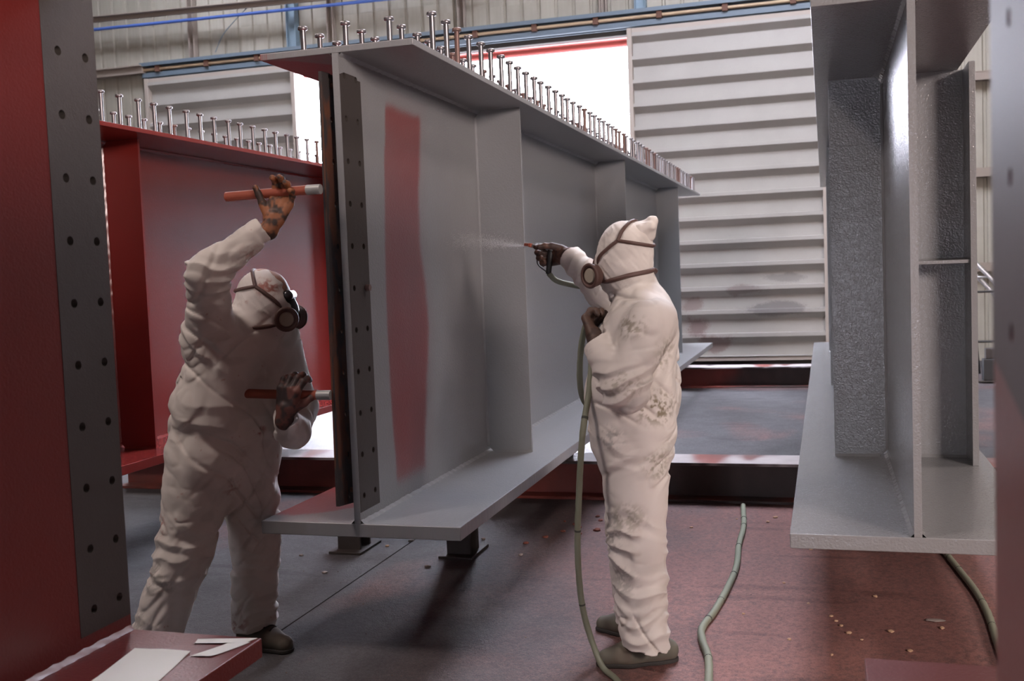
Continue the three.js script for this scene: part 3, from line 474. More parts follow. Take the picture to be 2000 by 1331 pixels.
function person(cfg) {
  const p = thing('person', cfg.label, 'person', cfg.base, 'workers in white coveralls'), sub = (g) => { g.translate(-cfg.base[0], -cfg.base[1], -cfg.base[2]); return g; };
  const limbs = cfg.limbs.map((l) => { const bones = chain(l.pts), e = l.pts[l.pts.length - 1], q = l.pts[l.pts.length - 2], ax = V(e[0] - q[0], e[1] - q[1], e[2] - q[2]).normalize(); return { bones, e, ax, k: l.k, hem: l.hem }; });
  const all = [...cfg.trunk, ...limbs.flatMap((l) => l.bones)];
  const raw = (x, y, z) => {
    let d = 9; for (const b of cfg.trunk) d = smin(d, bone(b, x, y, z), 0.07);
    for (const l of limbs) { let q = 9; for (const b of l.bones) q = smin(q, bone(b, x, y, z), 0.03); const cut = l.hem ? l.hem - y : (x - l.e[0]) * l.ax.x + (y - l.e[1]) * l.ax.y + (z - l.e[2]) * l.ax.z; q = Math.max(q, cut); d = smin(d, q, l.k); }
    return d;
  };
  const [hx, hy, hz] = cfg.head, F = cfg.face;              // face direction
  const headK = (x, y, z) => sstep(0.20, 0.12, Math.hypot(x - hx, y - hy, z - hz));
  const open = (x, y, z) => {                               // the eye opening of the hood
    const dx = x - hx - F[0] * 0.125, dy = y - hy - F[1] * 0.125 - 0.012, dz = z - hz - F[2] * 0.125, al = dx * F[0] + dz * F[2], sx = dx - al * F[0], sz = dz - al * F[2];
    return Math.sqrt((al / 1.0) ** 2 + (sx * sx + sz * sz) * 0.75 + (dy * 1.5) ** 2) - 0.062;
  };
  const f = (x, y, z) => {
    let d = raw(x, y, z); if (Math.abs(d) > 0.07) return d;
    const hk = headK(x, y, z), fl = folds(x, y, z, cfg.seed, cfg.pleats), hd = 0.004 * (1 - Math.abs(2 * n3((x + y * 0.8) * 55, (y - x * 0.5) * 9, z * 30) - 1));
    d -= mix(fl, hd, hk); if (hk > 0) d = Math.max(d, -open(x, y, z)); return d;
  };
  const stain = (x, y, z) => {
    let c = [0.66, 0.625, 0.58]; const k = 0.93 + 0.10 * n3(x * 9, y * 9, z * 9) - 0.10 * sstep(0.60, 0.80, n3(x * 16 + 3, y * 22, z * 16)); c = c.map((v) => v * k);
    for (const [sx, sy, sz, r, col, str, fx] of cfg.stains) { const d = Math.hypot(x - sx, (y - sy) * 1.3, z - sz); if (d < r) { const q = n3((x + y * 0.7) * (fx || 60), (y - x * 0.4) * 62, z * 60) * 0.6 + 0.4 * n3((x - y) * 150, (y + x) * 60, z * 150), a = str * sstep(r, r * 0.35, d) * sstep(0.44, 0.62, q); c = c.map((v, i) => mix(v, col[i], a)); } }
    if (cfg.speckle) { const q = n3(x * 75, y * 75, z * 75); if (q > 0.93) c = c.map((v, i) => mix(v, cfg.speckle[i], sstep(0.93, 0.97, q) * 0.6)); }
    return c;
  };
  const [lo, hi] = boundsOf(all, 0.04);
  part(p, 'coverall', sub(nets(f, lo, hi, 0.0065, stain)), new THREE.MeshStandardMaterial({ vertexColors: true, roughness: 0.78, side: THREE.DoubleSide }), 'white hooded coverall');
  // head inside the hood: skull, jaw, brow, nose
  const up = V(0, 1, 0), fv = V(...F), sd = V(0, 0, 0).crossVectors(up, fv).normalize(), H = (a, b, c) => { const q = V(hx, hy, hz).addScaledVector(fv, a).addScaledVector(up, b).addScaledVector(sd, c); return [q.x, q.y, q.z]; };
  const hb = [[...H(-0.015, 0.035, 0), 0.088, ...H(0.01, 0.03, 0), 0.085], [...H(0.02, -0.03, 0), 0.068, ...H(0.05, -0.075, 0), 0.045], [...H(0.086, 0.0, 0), 0.011, ...H(0.104, -0.032, 0), 0.015], [...H(0.075, 0.028, -0.03), 0.016, ...H(0.075, 0.028, 0.03), 0.016], [...H(0.0, 0.0, 0.082), 0.016, ...H(-0.005, -0.025, 0.080), 0.012], [...H(0.0, 0.0, -0.082), 0.016, ...H(-0.005, -0.025, -0.080), 0.012], [...H(0.088, -0.062, -0.018), 0.011, ...H(0.088, -0.062, 0.018), 0.011]];
  const [l2, h2] = boundsOf(hb, 0.02), head = part(p, 'head', sub(nets(union(hb, 0.025), l2, h2, 0.004)), M.skin);
  for (const s of [-1, 1]) { const e = H(0.076, 0.006, s * 0.031), g = new THREE.SphereGeometry(0.0125, 14, 10); g.translate(...e); part(head, 'eye', sub(g), M.eyeWhite); const q = H(0.085, 0.006, s * 0.031), g2 = new THREE.SphereGeometry(0.0062, 10, 8); g2.translate(...q); part(head, 'pupil', sub(g2), M.iris); }
  // respirator: rubber facepiece, two cartridges, straps lying on the hood
  const mb = [[...H(0.095, -0.045, 0), 0.036, ...H(0.085, -0.095, 0), 0.034], [...H(0.078, -0.075, -0.035), 0.026, ...H(0.078, -0.075, 0.035), 0.026], [...H(0.10, -0.005, 0), 0.018, ...H(0.095, -0.05, 0), 0.03]], [l3, h3] = boundsOf(mb, 0.02);
  const mask = part(p, 'respirator', sub(nets(union(mb, 0.03), l3, h3, 0.004)), cfg.maskMat || M.rubber, 'rubber half mask respirator');
  const V3 = (a) => V(...a);
  for (const s of [-1, 1]) {
    const c0 = V3(H(0.075, -0.080, s * 0.045)), dir = fv.clone().multiplyScalar(0.45).addScaledVector(sd, s * 0.9).addScaledVector(up, -0.05).normalize(), c1 = c0.clone().addScaledVector(dir, 0.052);
    const ring = new THREE.CylinderGeometry(0.050, 0.043, 0.034, 24, 2); ring.rotateX(Math.PI / 2);
    const look = (g) => { g.applyQuaternion(new THREE.Quaternion().setFromUnitVectors(V(0, 0, 1), dir)); return g; };
    part(mask, 'cartridge', sub(look(ring).translate(c1.x, c1.y, c1.z)), M.rubber);
    part(mask, 'cartridge_neck', sub(rod(c0, c1, 0.026, 0.03, 14)), cfg.maskMat || M.rubber);
    const rim = new THREE.TorusGeometry(0.0445, 0.0075, 8, 26), c2 = c1.clone().addScaledVector(dir, 0.017); part(mask, 'cartridge_rim', sub(look(rim).translate(c2.x, c2.y, c2.z)), M.rubber);
    const fg = new THREE.CylinderGeometry(0.027, 0.031, 0.006, 22); fg.rotateX(Math.PI / 2); const c3 = c1.clone().addScaledVector(dir, 0.019); part(mask, 'filter_disc', sub(look(fg).translate(c3.x, c3.y, c3.z)), M.filter, 'pale round filter pad');
  }
  const surf = (a, b, c, lift = 0.003) => { const o = V3(H(0, -0.005, 0)), d = V3(H(a, b, c)).sub(o).normalize(); let t = 0.19; for (let i = 0; i < 60; i++) { const q = o.clone().addScaledVector(d, t), v = raw(q.x, q.y, q.z) - 0.002; if (v < lift * 0.3) break; t -= Math.max(0.0006, v * 0.5); } return o.addScaledVector(d, t + lift); };
  const strap = (pts, r = 0.0080) => { const cv = new THREE.CatmullRomCurve3(pts), g = new THREE.TubeGeometry(cv, 60, r, 6, false); part(mask, 'strap', sub(g), M.rubber); };
  for (const s of [-1, 1]) {
    strap([V3(H(0.085, -0.055, s * 0.055)), ...[[0.55, -0.10, 0.85], [0.2, 0.22, 1], [-0.15, 0.45, 0.95]].map(([a, b, c]) => surf(a * 0.1, b * 0.1, s * c * 0.1))]);
    strap([surf(-0.015, 0.045, s * 0.095), ...[[-0.25, 0.75, 0.75], [-0.38, 1.0, 0.35], [-0.42, 1.05, 0]].map(([a, b, c]) => surf(a * 0.1, b * 0.1, s * c * 0.1))]);
    strap([surf(-0.015, 0.045, s * 0.095), ...[[-0.55, 0.30, 0.7], [-0.9, 0.22, 0.3], [-1, 0.2, 0]].map(([a, b, c]) => surf(a * 0.1, b * 0.1, s * c * 0.1))]);
    strap([V3(H(0.085, -0.10, s * 0.065)), V3(H(0.055, -0.108, s * 0.082)), ...[[0.0, -0.095, 1], [-0.5, -0.075, 0.85], [-0.95, -0.06, 0.3], [-1, -0.055, 0]].map(([a, b, c]) => surf(a * 0.1, b, s * c * 0.1, 0.006))], 0.0095);
  }
  if (cfg.goggles) { const gb = [[...H(0.098, 0.012, -0.035), 0.024, ...H(0.098, 0.012, 0.035), 0.024]], [a, b] = boundsOf(gb, 0.01); part(mask, 'goggles', sub(nets(union(gb, 0.01), a, b, 0.004)), phys(0.03, 0.03, 0.035, 0.12), 'dark shiny goggles'); }
  if (cfg.tail) part(p, 'hood_tail', sub(nets((x, y, z) => { let d = 9; for (const b of cfg.tail) d = smin(d, bone(b, x, y, z), 0.02); return d - 0.005 * (n3(x * 60, y * 60, z * 60) - 0.3); }, ...boundsOf(cfg.tail, 0.02), 0.005, stain)), new THREE.MeshStandardMaterial({ vertexColors: true, roughness: 0.78 }), 'gathered knot of hood fabric');
  for (const h of cfg.hands) { const [a, b] = boundsOf(h.bones, 0.015); part(p, 'glove', sub(nets(union(h.bones, 0.007), a, b, 0.0035, h.color)), h.mat, h.label); }
  for (const bt of cfg.boots) {
    const [a, b] = boundsOf(bt, 0.02); a[1] = -0.02; const u = union(bt, 0.03), w = (x, y, z) => u(x, y, z) - 0.003 * (n3(x * 40, y * 40, z * 40) - 0.5);
    const bo = part(p, 'boot', sub(nets((x, y, z) => Math.max(w(x, y, z), 0.014 - y), a, b, 0.005, (x, y, z) => { const k = n3(x * 30, y * 30, z * 30), r = sstep(0.55, 0.75, n3(x * 14, y * 14, z * 14 + 5)); return [mix(0.07, 0.135, k) + 0.015 * r, mix(0.062, 0.13, k), mix(0.052, 0.10, k)]; })), new THREE.MeshStandardMaterial({ vertexColors: true, roughness: 0.85 })), so = part(bo, 'sole', sub(nets((x, y, z) => Math.max(u(x, Math.max(y, 0.02), z) - 0.006, y - 0.018, 0.001 - y), a, b, 0.005)), M.sole);
    const A = V(bt[0][0], bt[0][1], bt[0][2]), Bb = V(bt[0][4], bt[0][5], bt[0][6]), dr = Bb.clone().sub(A).setY(0).normalize(), ac = V(-dr.z, 0, dr.x);
    for (let i = 0; i < 4; i++) { const c = A.clone().addScaledVector(dr, 0.105 + i * 0.018), pts = [-0.026, -0.013, 0, 0.013, 0.026].map((o) => { const q = c.clone().addScaledVector(ac, o).addScaledVector(dr, o * 0.25 * (i % 2 ? 1 : -1)); let y = 0.16; for (; y > 0.02 && u(q.x, y, q.z) > 0.001; y -= 0.002); q.y = y + 0.001; return q; }); part(bo, 'lace', sub(tube(pts, 0.0032, 10, 6)), M.sole); }
  }
  return p;
}
const flat = (list) => list;
const GREEN = [0.14, 0.11, 0.045], GREYS = [0.30, 0.29, 0.27], REDS = [0.30, 0.07, 0.045], OLIVE = [0.20, 0.18, 0.11];
M.glove = new THREE.MeshStandardMaterial({ vertexColors: true, roughness: 0.6 });
const gloveTone = (a, b) => (x, y, z) => { const k = sstep(0.38, 0.62, 0.7 * n3(x * 38, y * 38, z * 38) + 0.3 * n3(x * 110, y * 110, z * 110)); return a.map((v, i) => mix(v, b[i], k)); };
const FIST = [[1.0, 1.15, 0.9], [1.0, 1.2, 0.9], [1.0, 1.2, 0.9], [1.0, 1.2, 0.95], [0.9, 0.35]];
// the sprayer: stands side-on, spraying the web with his outstretched far arm
person({
  label: 'worker in white coverall and respirator spraying paint from an outstretched arm', base: [-0.74, 0, -4.2], seed: 3.7,
  head: [-0.775, 1.64, -4.2], face: [-0.985, 0, -0.17],
  trunk: [
    [-0.755, 0.93, -4.13, 0.165, -0.755, 1.08, -4.13, 0.165], [-0.765, 0.93, -4.27, 0.165, -0.755, 1.08, -4.27, 0.165],
    [-0.755, 1.08, -4.13, 0.165, -0.715, 1.30, -4.12, 0.160], [-0.755, 1.08, -4.27, 0.165, -0.735, 1.30, -4.29, 0.160],
    [-0.665, 1.385, -4.07, 0.100, -0.745, 1.41, -4.35, 0.100], [-0.715, 1.42, -4.2, 0.10, -0.752, 1.56, -4.2, 0.084],
    [-0.762, 1.668, -4.2, 0.104, -0.780, 1.62, -4.2, 0.098], [-0.79, 1.60, -4.2, 0.085, -0.81, 1.555, -4.2, 0.062],
  ],
  limbs: [
    { k: 0.014, pts: [[-0.640, 1.375, -4.015, 0.104], [-0.735, 1.125, -3.915, 0.094], [-0.862, 1.296, -4.005, 0.062]] },
    { k: 0.04, pts: [[-0.79, 1.42, -4.37, 0.092], [-0.945, 1.487, -4.575, 0.076], [-1.112, 1.648, -4.67, 0.058]] },
    { k: 0.06, hem: 0.075, pts: [[-0.735, 0.91, -4.10, 0.150], [-0.735, 0.50, -4.075, 0.112], [-0.708, 0.05, -4.055, 0.100]] },
    { k: 0.04, hem: 0.075, pts: [[-0.770, 0.91, -4.30, 0.150], [-0.800, 0.50, -4.33, 0.108], [-0.790, 0.05, -4.355, 0.092]] },
  ],
  pleats: [[-0.745, 1.14, -3.92, -0.5, 0.85, 0.1, 0.17, 0.024, 0.058], [-0.86, 1.30, -4.02, -0.6, 0.75, -0.2, 0.09, 0.010, 0.035], [-0.735, 0.46, -4.07, 0.25, 0.95, 0, 0.28, 0.024, 0.066], [-0.80, 0.49, -4.33, -0.2, 0.97, 0, 0.22, 0.014, 0.070], [-0.71, 0.14, -4.055, 0.15, 0.98, 0, 0.16, 0.020, 0.062], [-0.79, 0.14, -4.355, 0, 1, 0, 0.15, 0.018, 0.06], [-0.75, 0.98, -4.15, 0.3, 0.95, 0, 0.30, 0.014, 0.085], [-0.72, 0.78, -4.10, -0.5, 0.86, 0, 0.22, 0.012, 0.08], [-0.84, 1.30, -4.12, 0.5, 0.6, 0.6, 0.16, 0.016, 0.07], [-1.03, 1.57, -4.62, -0.7, 0.5, -0.3, 0.14, 0.012, 0.05]],
  tail: [[-0.725, 1.715, -4.19, 0.045, -0.655, 1.758, -4.185, 0.020], [-0.725, 1.715, -4.19, 0.045, -0.668, 1.708, -4.19, 0.022], [-0.650, 1.766, -4.18, 0.017, -0.664, 1.712, -4.19, 0.018], [-0.690, 1.735, -4.16, 0.020, -0.652, 1.742, -4.155, 0.014]],
  hands: [
    { bones: makeHand(V(-0.868, 1.312, -4.04), V(-0.40, 0.62, -0.68), V(0.70, 0.45, -0.1), V(-0.6, -0.1, -0.8), FIST, 0.1, 1.08), color: gloveTone([0.085, 0.05, 0.036], [0.05, 0.03, 0.024]), mat: M.glove, label: 'dark work glove' },
    { bones: makeHand(V(-1.128, 1.652, -4.68), V(-0.88, 0.03, -0.47), V(-0.45, 0, 0.89), V(0, 1, 0), [[0.5, 0.9, 0.7], [0.9, 1.1, 0.9], [0.9, 1.1, 0.9], [0.9, 1.1, 0.9], [1.15, 0.35]], 0.1, 1.06), color: gloveTone([0.12, 0.06, 0.04], [0.05, 0.028, 0.022]), mat: M.glove, label: 'dark work glove' },
  ],
  boots: [
    [[-0.635, 0.045, -4.125, 0.046, -0.78, 0.040, -4.06, 0.050], [-0.78, 0.040, -4.06, 0.050, -0.865, 0.030, -4.025, 0.036], [-0.68, 0.06, -4.10, 0.045, -0.695, 0.16, -4.07, 0.058]],
    [[-0.735, 0.045, -4.37, 0.045, -0.87, 0.040, -4.41, 0.048], [-0.87, 0.040, -4.41, 0.048, -0.955, 0.030, -4.43, 0.034], [-0.775, 0.06, -4.37, 0.045, -0.79, 0.16, -4.355, 0.056]],
  ],
  stains: [[-0.655, 1.04, -4.04, 0.13, GREEN, 0.85, 70], [-0.70, 1.36, -3.93, 0.09, GREEN, 0.6, 55], [-0.60, 1.25, -3.99, 0.12, OLIVE, 0.7, 60], [-0.73, 1.14, -3.88, 0.10, GREEN, 0.7, 60], [-0.80, 0.93, -3.98, 0.09, GREYS, 0.8, 40], [-0.62, 0.82, -4.0, 0.1, OLIVE, 0.6, 90], [-0.84, 0.55, -4.04, 0.16, GREYS, 0.75, 30], [-0.80, 0.36, -3.99, 0.12, GREYS, 0.7, 30], [-0.75, 0.62, -3.96, 0.10, OLIVE, 0.5, 40], [-0.88, 1.25, -3.98, 0.08, GREYS, 0.6, 40]],
});
// the other worker: strides towards the girder end, one arm raised to the upper handle
person({
  label: 'striding worker in white coverall gripping the upper handle with a raised arm', base: [-2.45, 0, -3.85], seed: 8.2, goggles: true, maskMat: M.mask,
  head: [-2.245, 1.515, -3.93], face: [0.96, -0.05, -0.27], speckle: [0.38, 0.12, 0.07],
  trunk: [
    [-2.475, 0.88, -3.78, 0.155, -2.435, 1.06, -3.78, 0.160], [-2.395, 0.88, -3.92, 0.150, -2.365, 1.06, -3.93, 0.155],
    [-2.435, 1.06, -3.78, 0.160, -2.375, 1.27, -3.78, 0.155], [-2.365, 1.06, -3.93, 0.155, -2.30, 1.27, -3.96, 0.140],
    [-2.395, 1.37, -3.72, 0.105, -2.275, 1.345, -4.03, 0.100], [-2.32, 1.36, -3.87, 0.10, -2.265, 1.44, -3.92, 0.084],
    [-2.258, 1.530, -3.925, 0.104, -2.238, 1.485, -3.93, 0.094], [-2.228, 1.475, -3.935, 0.08, -2.205, 1.435, -3.94, 0.060],
  ],
  limbs: [
    { k: 0.05, pts: [[-2.375, 1.385, -3.70, 0.098], [-2.285, 1.625, -3.57, 0.082], [-2.100, 1.795, -3.705, 0.058]] },
    { k: 0.03, pts: [[-2.265, 1.345, -4.04, 0.09], [-2.160, 1.045, -4.00, 0.080], [-2.090, 0.965, -3.815, 0.068], [-2.066, 1.048, -3.722, 0.058]] },
    { k: 0.06, hem: 0.075, pts: [[-2.485, 0.86, -3.76, 0.150], [-2.580, 0.49, -3.735, 0.118], [-2.745, 0.05, -3.70, 0.100]] },
    { k: 0.05, hem: 0.075, pts: [[-2.390, 0.86, -3.95, 0.140], [-2.385, 0.47, -3.975, 0.105], [-2.425, 0.05, -3.98, 0.096]] },
  ],
  pleats: [[-2.285, 1.625, -3.57, 0.4, 0.85, 0.2, 0.15, 0.018, 0.06], [-2.165, 1.06, -3.98, 0.3, 0.2, 0.9, 0.15, 0.014, 0.05], [-2.40, 1.33, -3.74, 0.7, 0.6, 0, 0.2, 0.018, 0.08], [-2.58, 0.47, -3.735, 0.35, 0.93, 0, 0.26, 0.018, 0.08], [-2.385, 0.46, -3.975, 0.2, 0.97, 0, 0.24, 0.016, 0.075], [-2.73, 0.14, -3.70, 0.3, 0.95, 0, 0.17, 0.020, 0.065], [-2.42, 0.15, -3.98, -0.2, 0.97, 0, 0.18, 0.020, 0.065], [-2.42, 0.78, -3.84, 0.6, 0.75, 0.2, 0.24, 0.016, 0.08], [-2.40, 1.0, -3.80, 0.5, 0.86, 0, 0.28, 0.012, 0.10]],
  hands: [
    { bones: makeHand(V(-2.088, 1.815, -3.735), V(0.38, 0.92, -0.25), V(0.1, 0.1, 1), V(-0.9, 0.3, 0.1), [[0.35, 0.7, 0.5], [0.35, 0.7, 0.5], [0.4, 0.7, 0.5], [0.45, 0.7, 0.5], [0.1, 0.2]], 0.1, 1.12), color: gloveTone([0.30, 0.115, 0.05], [0.045, 0.028, 0.022]), mat: M.glove, label: 'orange brown work glove' },
    { bones: makeHand(V(-2.062, 1.060, -3.712), V(0.25, 0.96, 0.1), V(0.05, 0, -1), V(1, -0.1, 0), [[0.55, 0.8, 0.7], [0.6, 0.8, 0.7], [0.6, 0.85, 0.7], [0.65, 0.85, 0.7], [0.3, 0.4]], 0.14, 1.12), color: gloveTone([0.13, 0.045, 0.032], [0.035, 0.022, 0.02]), mat: M.glove, label: 'dark red brown work glove' },
  ],
  boots: [
    [[-2.46, 0.045, -3.985, 0.046, -2.33, 0.042, -3.95, 0.050], [-2.33, 0.042, -3.95, 0.050, -2.245, 0.034, -3.925, 0.038], [-2.43, 0.06, -3.98, 0.046, -2.425, 0.16, -3.98, 0.056]],
    [[-2.80, 0.045, -3.715, 0.046, -2.67, 0.042, -3.69, 0.050], [-2.67, 0.042, -3.69, 0.050, -2.59, 0.034, -3.67, 0.038], [-2.76, 0.06, -3.70, 0.046, -2.745, 0.16, -3.70, 0.056]],
  ],
  stains: [[-2.19, 1.56, -3.85, 0.07, REDS, 0.85, 50], [-2.65, 0.60, -3.68, 0.10, REDS, 0.7, 60], [-2.66, 0.38, -3.66, 0.14, GREYS, 0.8, 30], [-2.40, 0.75, -3.78, 0.08, REDS, 0.7, 70], [-2.24, 0.97, -3.82, 0.04, REDS, 0.9, 40], [-2.14, 1.70, -3.64, 0.07, REDS, 0.5, 50], [-2.75, 0.2, -3.62, 0.12, GREYS, 0.6, 30], [-2.45, 0.12, -3.89, 0.08, REDS, 0.6, 40]],
});

// ------------------------------------------------------------------ spray gun, paint mist, hoses
const GD = V(-0.80, 0.10, -0.59).normalize();               // spraying direction
{
  const at = V(-1.238, 1.688, -4.732), g = thing('spray_gun', 'airless paint spray gun held out in a dark glove', 'spray gun', [at.x, at.y, at.z]);
  const q = new THREE.Quaternion().setFromUnitVectors(V(0, 0, 1), GD); g.quaternion.copy(q);
  part(g, 'body', merge([bx(-0.014, -0.012, -0.06, 0.014, 0.022, 0.07, 0.006), rod(V(0, 0.006, 0.07), V(0, 0.006, 0.105), 0.011, 0.009, 14)]), M.galvanised);
  part(g, 'grip', rod(V(0, -0.005, -0.042), V(0, -0.115, -0.055), 0.0145, 0.013, 12), M.black);
  part(g, 'trigger', tube([[0, -0.012, 0.02], [0, -0.05, 0.012], [0, -0.085, -0.008]], 0.005, 14, 8), M.galvanised);
  part(g, 'trigger_guard', tube([[0, -0.008, 0.05], [0, -0.07, 0.04], [0, -0.108, -0.04]], 0.0035, 14, 6), M.black);
  const tip = part(g, 'tip_guard', merge([bx(-0.024, 0.000, 0.100, -0.017, 0.014, 0.135, 0.002), bx(0.017, 0.000, 0.100, 0.024, 0.014, 0.135, 0.002), bx(-0.02, -0.002, 0.095, 0.02, 0.016, 0.108, 0.003)]), M.handle);
  part(tip, 'nozzle', rod(V(0, 0.006, 0.105), V(0, 0.006, 0.122), 0.006, 0.004, 10), M.galvanised);
  // droplets between the tip and the web
  const mist = new THREE.InstancedMesh(new THREE.IcosahedronGeometry(0.00075, 0), mat(0.5, 0.51, 0.52, 0.6), 9000), m4 = new THREE.Matrix4(), o = at.clone().addScaledVector(GD, 0.125), side = V(0, 1, 0), ac = V(0, 0, 0).crossVectors(GD, side).normalize();
  for (let i = 0; i < 9000; i++) { const t = 0.02 + 0.60 * Math.pow(rnd(), 0.8), sy = (rnd() + rnd() + rnd() - 1.5) * 0.10 * t, sx = (rnd() + rnd() + rnd() - 1.5) * 0.40 * t, s = 0.5 + rnd() * 0.8; m4.makeScale(s, s, s); m4.setPosition(o.x + GD.x * t + ac.x * sx, o.y + GD.y * t + sy, o.z + GD.z * t + ac.z * sx); mist.setMatrixAt(i, m4); }
  mist.name = 'paint_mist'; scene.add(mist); tag(mist, 'fine grey paint mist blowing from the spray gun towards the web', 'mist', null, 'stuff');
}
function hose(name, pts, r, label, seed0) {
  const h = thing(name, label, 'hose'); const cv = new THREE.CatmullRomCurve3(pts.map((p) => V(...p)), false, 'centripetal'), L = cv.getLength();
  const g = new THREE.TubeGeometry(cv, Math.round(L * 60), r, 10, false), p = g.attributes.position;
  for (let i = 0; i < p.count; i++) { const k = (n3(p.getX(i) * 40, p.getY(i) * 40, p.getZ(i) * 40 + seed0) - 0.5) * r * 0.16; p.setXYZ(i, p.getX(i) + g.attributes.normal.getX(i) * k, p.getY(i) + g.attributes.normal.getY(i) * k, p.getZ(i) + g.attributes.normal.getZ(i) * k); }
  part(h, 'hose_body', g, M.hose);
  for (let i = 0; i < L / 0.42; i++) { const t = (i + 0.2 + 0.7 * rnd()) * 0.42 / L; if (t > 0.97) break; const a = cv.getPointAt(t), b = cv.getPointAt(Math.min(1, t + (0.004 + 0.010 * rnd()) / L)); part(h, 'tape_band', rod(a, b, r * 1.07, r * 1.07, 12), M.hoseMark); }
  return h;
}
const gripEnd = V(0, -0.112, -0.055).applyQuaternion(new THREE.Quaternion().setFromUnitVectors(V(0, 0, 1), GD)).add(V(-1.238, 1.688, -4.732));
hose('paint_hose', [[gripEnd.x, gripEnd.y, gripEnd.z], [gripEnd.x + 0.03, gripEnd.y - 0.035, gripEnd.z - 0.02], [-1.0, 1.47, -4.76], [-0.88, 1.30, -4.66], [-0.86, 1.08, -4.56], [-0.93, 0.97, -4.40], [-0.97, 1.06, -4.22], [-0.945, 1.28, -4.13], [-0.905, 1.375, -4.085], [-0.897, 1.27, -4.095], [-0.893, 1.12, -4.02], [-0.905, 0.96, -3.93], [-0.935, 0.70, -3.95], [-0.955, 0.45, -3.98], [-0.95, 0.22, -4.02], [-0.915, 0.075, -4.03], [-0.865, 0.018, -3.96], [-0.80, 0.0145, -3.87], [-0.72, 0.0145, -3.72], [-0.60, 0.0145, -3.40]], 0.0125, 'pale green hose hanging from the sprayer down to his boots', 1);
hose('floor_hose', [[-0.55, 0.016, -7.9], [-0.545, 0.016, -7.2], [-0.534, 0.016, -6.86], [-0.49, 0.016, -6.3], [-0.487, 0.016, -5.9], [-0.466, 0.016, -5.45], [-0.478, 0.016, -5.1], [-0.507, 0.016, -4.72], [-0.537, 0.016, -4.47], [-0.515, 0.016, -4.32], [-0.475, 0.016, -4.15], [-0.445, 0.016, -3.88], [-0.41, 0.016, -3.5]].filter((p) => p[2] > -6.95), 0.0165, 'olive green hose lying on the red stained floor beside the sprayer', 5);
hose('floor_hose', [[0.50, 0.016, -6.5], [0.575, 0.016, -5.95], [0.612, 0.016, -5.6], [0.648, 0.016, -5.2], [0.655, 0.016, -4.9], [0.64, 0.016, -4.5], [0.63, 0.016, -4.1]], 0.0165, 'dark olive hose running under the all grey girder', 9);

// ------------------------------------------------------------------ ladder and trolley by the far wall
{
  const l = thing('ladder', 'aluminium ladder leaning by the far corrugated wall', 'ladder', [1.9, 0, -15.2]);
  const A = V(1.15, 0, 0.25), B = V(-0.55, 2.05, -0.55), off = V(0.10, 0, 0.36);
  for (const o of [V(0, 0, 0), off]) part(l, 'rail', rod(A.clone().add(o), B.clone().add(o), 0.028, 0.028, 8), M.alu);
  for (let i = 1; i < 8; i++) { const p = A.clone().lerp(B, i / 8); part(l, 'rung', rod(p, p.clone().add(off), 0.017, 0.017, 8), M.alu); }
  const t = thing('hand_trolley', 'dark tool trolley with wheels standing by the ladder', 'trolley', [1.98, 0, -14.15]);
  const T = (a, b, r = 0.014) => part(t, 'frame_tube', rod(V(...a), V(...b), r), M.black);
  T([-0.15, 0.10, 0], [-0.22, 1.12, -0.10]); T([0.15, 0.10, 0], [0.08, 1.12, -0.10]); T([-0.22, 1.12, -0.1], [0.08, 1.12, -0.1]); T([-0.18, 0.5, -0.04], [0.12, 0.5, -0.04]);
  part(t, 'toe_plate', bx(-0.18, 0.02, 0.0, 0.18, 0.035, 0.22), M.darkSteel);
  for (const x of [-0.2, 0.2]) { const w = new THREE.TorusGeometry(0.10, 0.035, 10, 20); w.rotateY(Math.PI / 2); w.translate(x, 0.135, -0.06); part(t, 'wheel', w, M.black); }
  part(t, 'tool_box', bx(-0.13, 0.036, 0.03, 0.13, 0.30, 0.20, 0.01), M.black); part(t, 'tool_box', bx(-0.10, 0.30, 0.04, 0.08, 0.43, 0.17, 0.01), M.darkSteel);
}

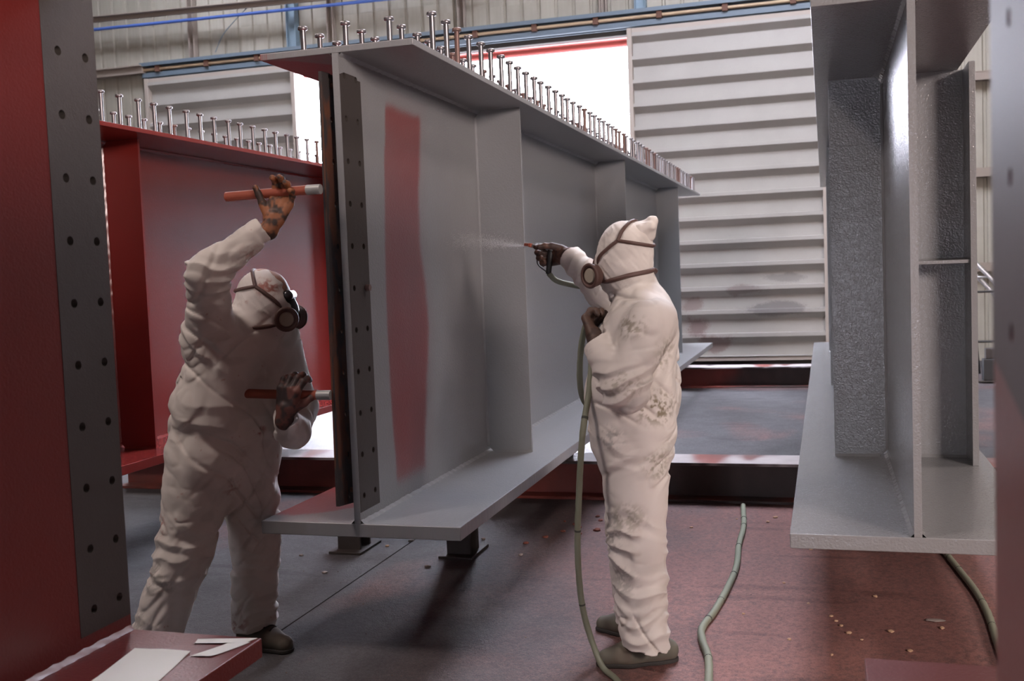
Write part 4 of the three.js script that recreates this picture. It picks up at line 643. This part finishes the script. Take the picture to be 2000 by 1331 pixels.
// ------------------------------------------------------------------ debris on the floor
{
  const chip = (s) => { const g = new THREE.IcosahedronGeometry(1, 1), p = g.attributes.position; for (let i = 0; i < p.count; i++) { const k = 0.7 + 0.6 * n3(p.getX(i) * 1.6 + s, p.getY(i) * 1.6, p.getZ(i) * 1.6); p.setXYZ(i, p.getX(i) * k, Math.max(-0.35, p.getY(i) * 0.5 * k), p.getZ(i) * k); } g.computeVertexNormals(); return g; };
  const gs = [chip(1), chip(4), chip(9)];
  const put = (x, z, r, m, label, group, name = 'rust_flake') => { const o = single(name, gs[Math.floor(rnd() * 3)], m, [x, 0.35 * r * 0.9, z], label, 'debris', group); o.scale.set(r, r * 0.9, r * (0.6 + 0.7 * rnd())); o.rotation.y = rnd() * 6; };
  const A = [[-2.62, -5.05], [-2.92, -5.35], [-2.4, -5.75], [-1.98, -5.86], [-2.5, -5.62], [-2.1, -5.25], [-1.66, -5.55], [-3.0, -5.9]], B = [[-1.55, -6.1], [-1.48, -6.2], [-1.6, -6.35], [-1.44, -6.05], [-1.62, -5.95], [-1.38, -6.4], [-1.52, -6.28], [-1.7, -5.8], [-1.35, -6.15], [-1.42, -6.5]];
  const C = [[0.02, -4.72], [0.04, -4.66], [0.07, -4.57], [0.0, -4.78], [0.12, -4.5], [-0.22, -5.25], [-0.36, -6.5], [-0.32, -6.62], [-0.12, -6.1], [-0.1, -5.9], [-0.38, -4.75], [-0.17, -4.45], [0.0, -4.3], [0.3, -4.4], [0.24, -4.62], [0.45, -4.7], [-0.55, -6.55], [-0.1, -4.95], [-0.8, -6.3], [0.2, -5.1]];
  for (const [x, z] of A) put(x, z, 0.009 + 0.008 * rnd(), rnd() < 0.5 ? M.chipA : M.chipC, 'small tan crumb scattered on the floor around the trestle', 'crumbs around the trestle');
  for (const [x, z] of B) put(x, z, 0.012 + 0.014 * rnd(), M.chipB, 'dark rust flake scattered on the floor beside the sprayed girder flange', 'rust flakes beside the sprayed girder');
  for (const [x, z] of C) put(x, z, 0.007 + 0.007 * rnd(), M.chipA, 'small tan crumb scattered on the red stained floor near the floor hoses', 'crumbs on the red stained floor');
  const f = single('paint_flake', gs[1], M.chipC, [0.43, 0.006, -4.79], 'large pale paint flake lying on the red stained floor', 'debris'); f.scale.set(0.042, 0.009, 0.02);
  const n = 900, im = new THREE.InstancedMesh(gs[0], mat(0.13, 0.11, 0.10, 0.9), n), q = new THREE.Matrix4(), c = new THREE.Color();
  for (let i = 0; i < n; i++) { const x = -4.4 + 5.6 * rnd(), z = -3.0 - 6 * rnd(), s = 0.0016 + 0.0035 * rnd() * rnd(); q.makeScale(s, s * 0.6, s); q.setPosition(x, s * 0.25, z); im.setMatrixAt(i, q); const k = rnd(); c.setRGB(mix(0.5, 1.9, k), mix(0.45, 1.4, k), mix(0.45, 1.1, k)); im.setColorAt(i, c); }
  im.name = 'floor_grit'; scene.add(im); tag(im, 'fine grit and paint dust strewn over the concrete floor', 'grit', null, 'stuff');
}

// ------------------------------------------------------------------ lamps of the hall
LAMPS.forEach(([x, y, z, w, h, tx, ty, tz, I], i) => {
  const flood = i === 0, g = thing(flood ? 'flood_lamp' : 'high_bay_lamp', flood ? 'work flood lamp on a tall tripod stand' : ['', 'square high bay lamp above the all grey girder', 'square high bay lamp above the near red girder', 'square high bay lamp above the studded red girder', 'square high bay lamp by the right door leaf'][i], 'lamp', [x, y, z], flood ? null : 'high bay lamps');
  g.lookAt(tx + (flood ? 0 : 0.001), ty, tz);
  part(g, 'housing', bx(-w / 2 - 0.04, -h / 2 - 0.04, -0.16, w / 2 + 0.04, h / 2 + 0.04, -0.012, 0.01), M.lampBody);
  part(g, 'diffuser', bx(-w / 2, -h / 2, -0.012, w / 2, h / 2, -0.004, 0), lampGlow);
  if (!flood) part(g, 'hanger', rod(V(0, 0, -0.16), V(0, 0, -(YR - y)), 0.02), M.lampBody);
  if (flood) {
    g.updateMatrixWorld(true); const inv = g.matrixWorld.clone().invert(), px = x + 0.22, pz = z + 0.17;
    part(g, 'pole', rod(V(px, 0.6, pz), V(px, y, pz), 0.025).applyMatrix4(inv), M.lampBody);
    for (let k = 0; k < 3; k++) part(g, 'leg', rod(V(px, 0.7, pz), V(px + 0.5 * Math.cos(k * 2.094), 0.01, pz + 0.5 * Math.sin(k * 2.094)), 0.018).applyMatrix4(inv), M.lampBody);
  }
  const l = new THREE.RectAreaLight(new THREE.Color().setRGB(...LAMP_COLOR), I, w, h); l.rotation.y = Math.PI; l.position.z = 0.004; g.add(l);
});

renderer.render(scene, camera);
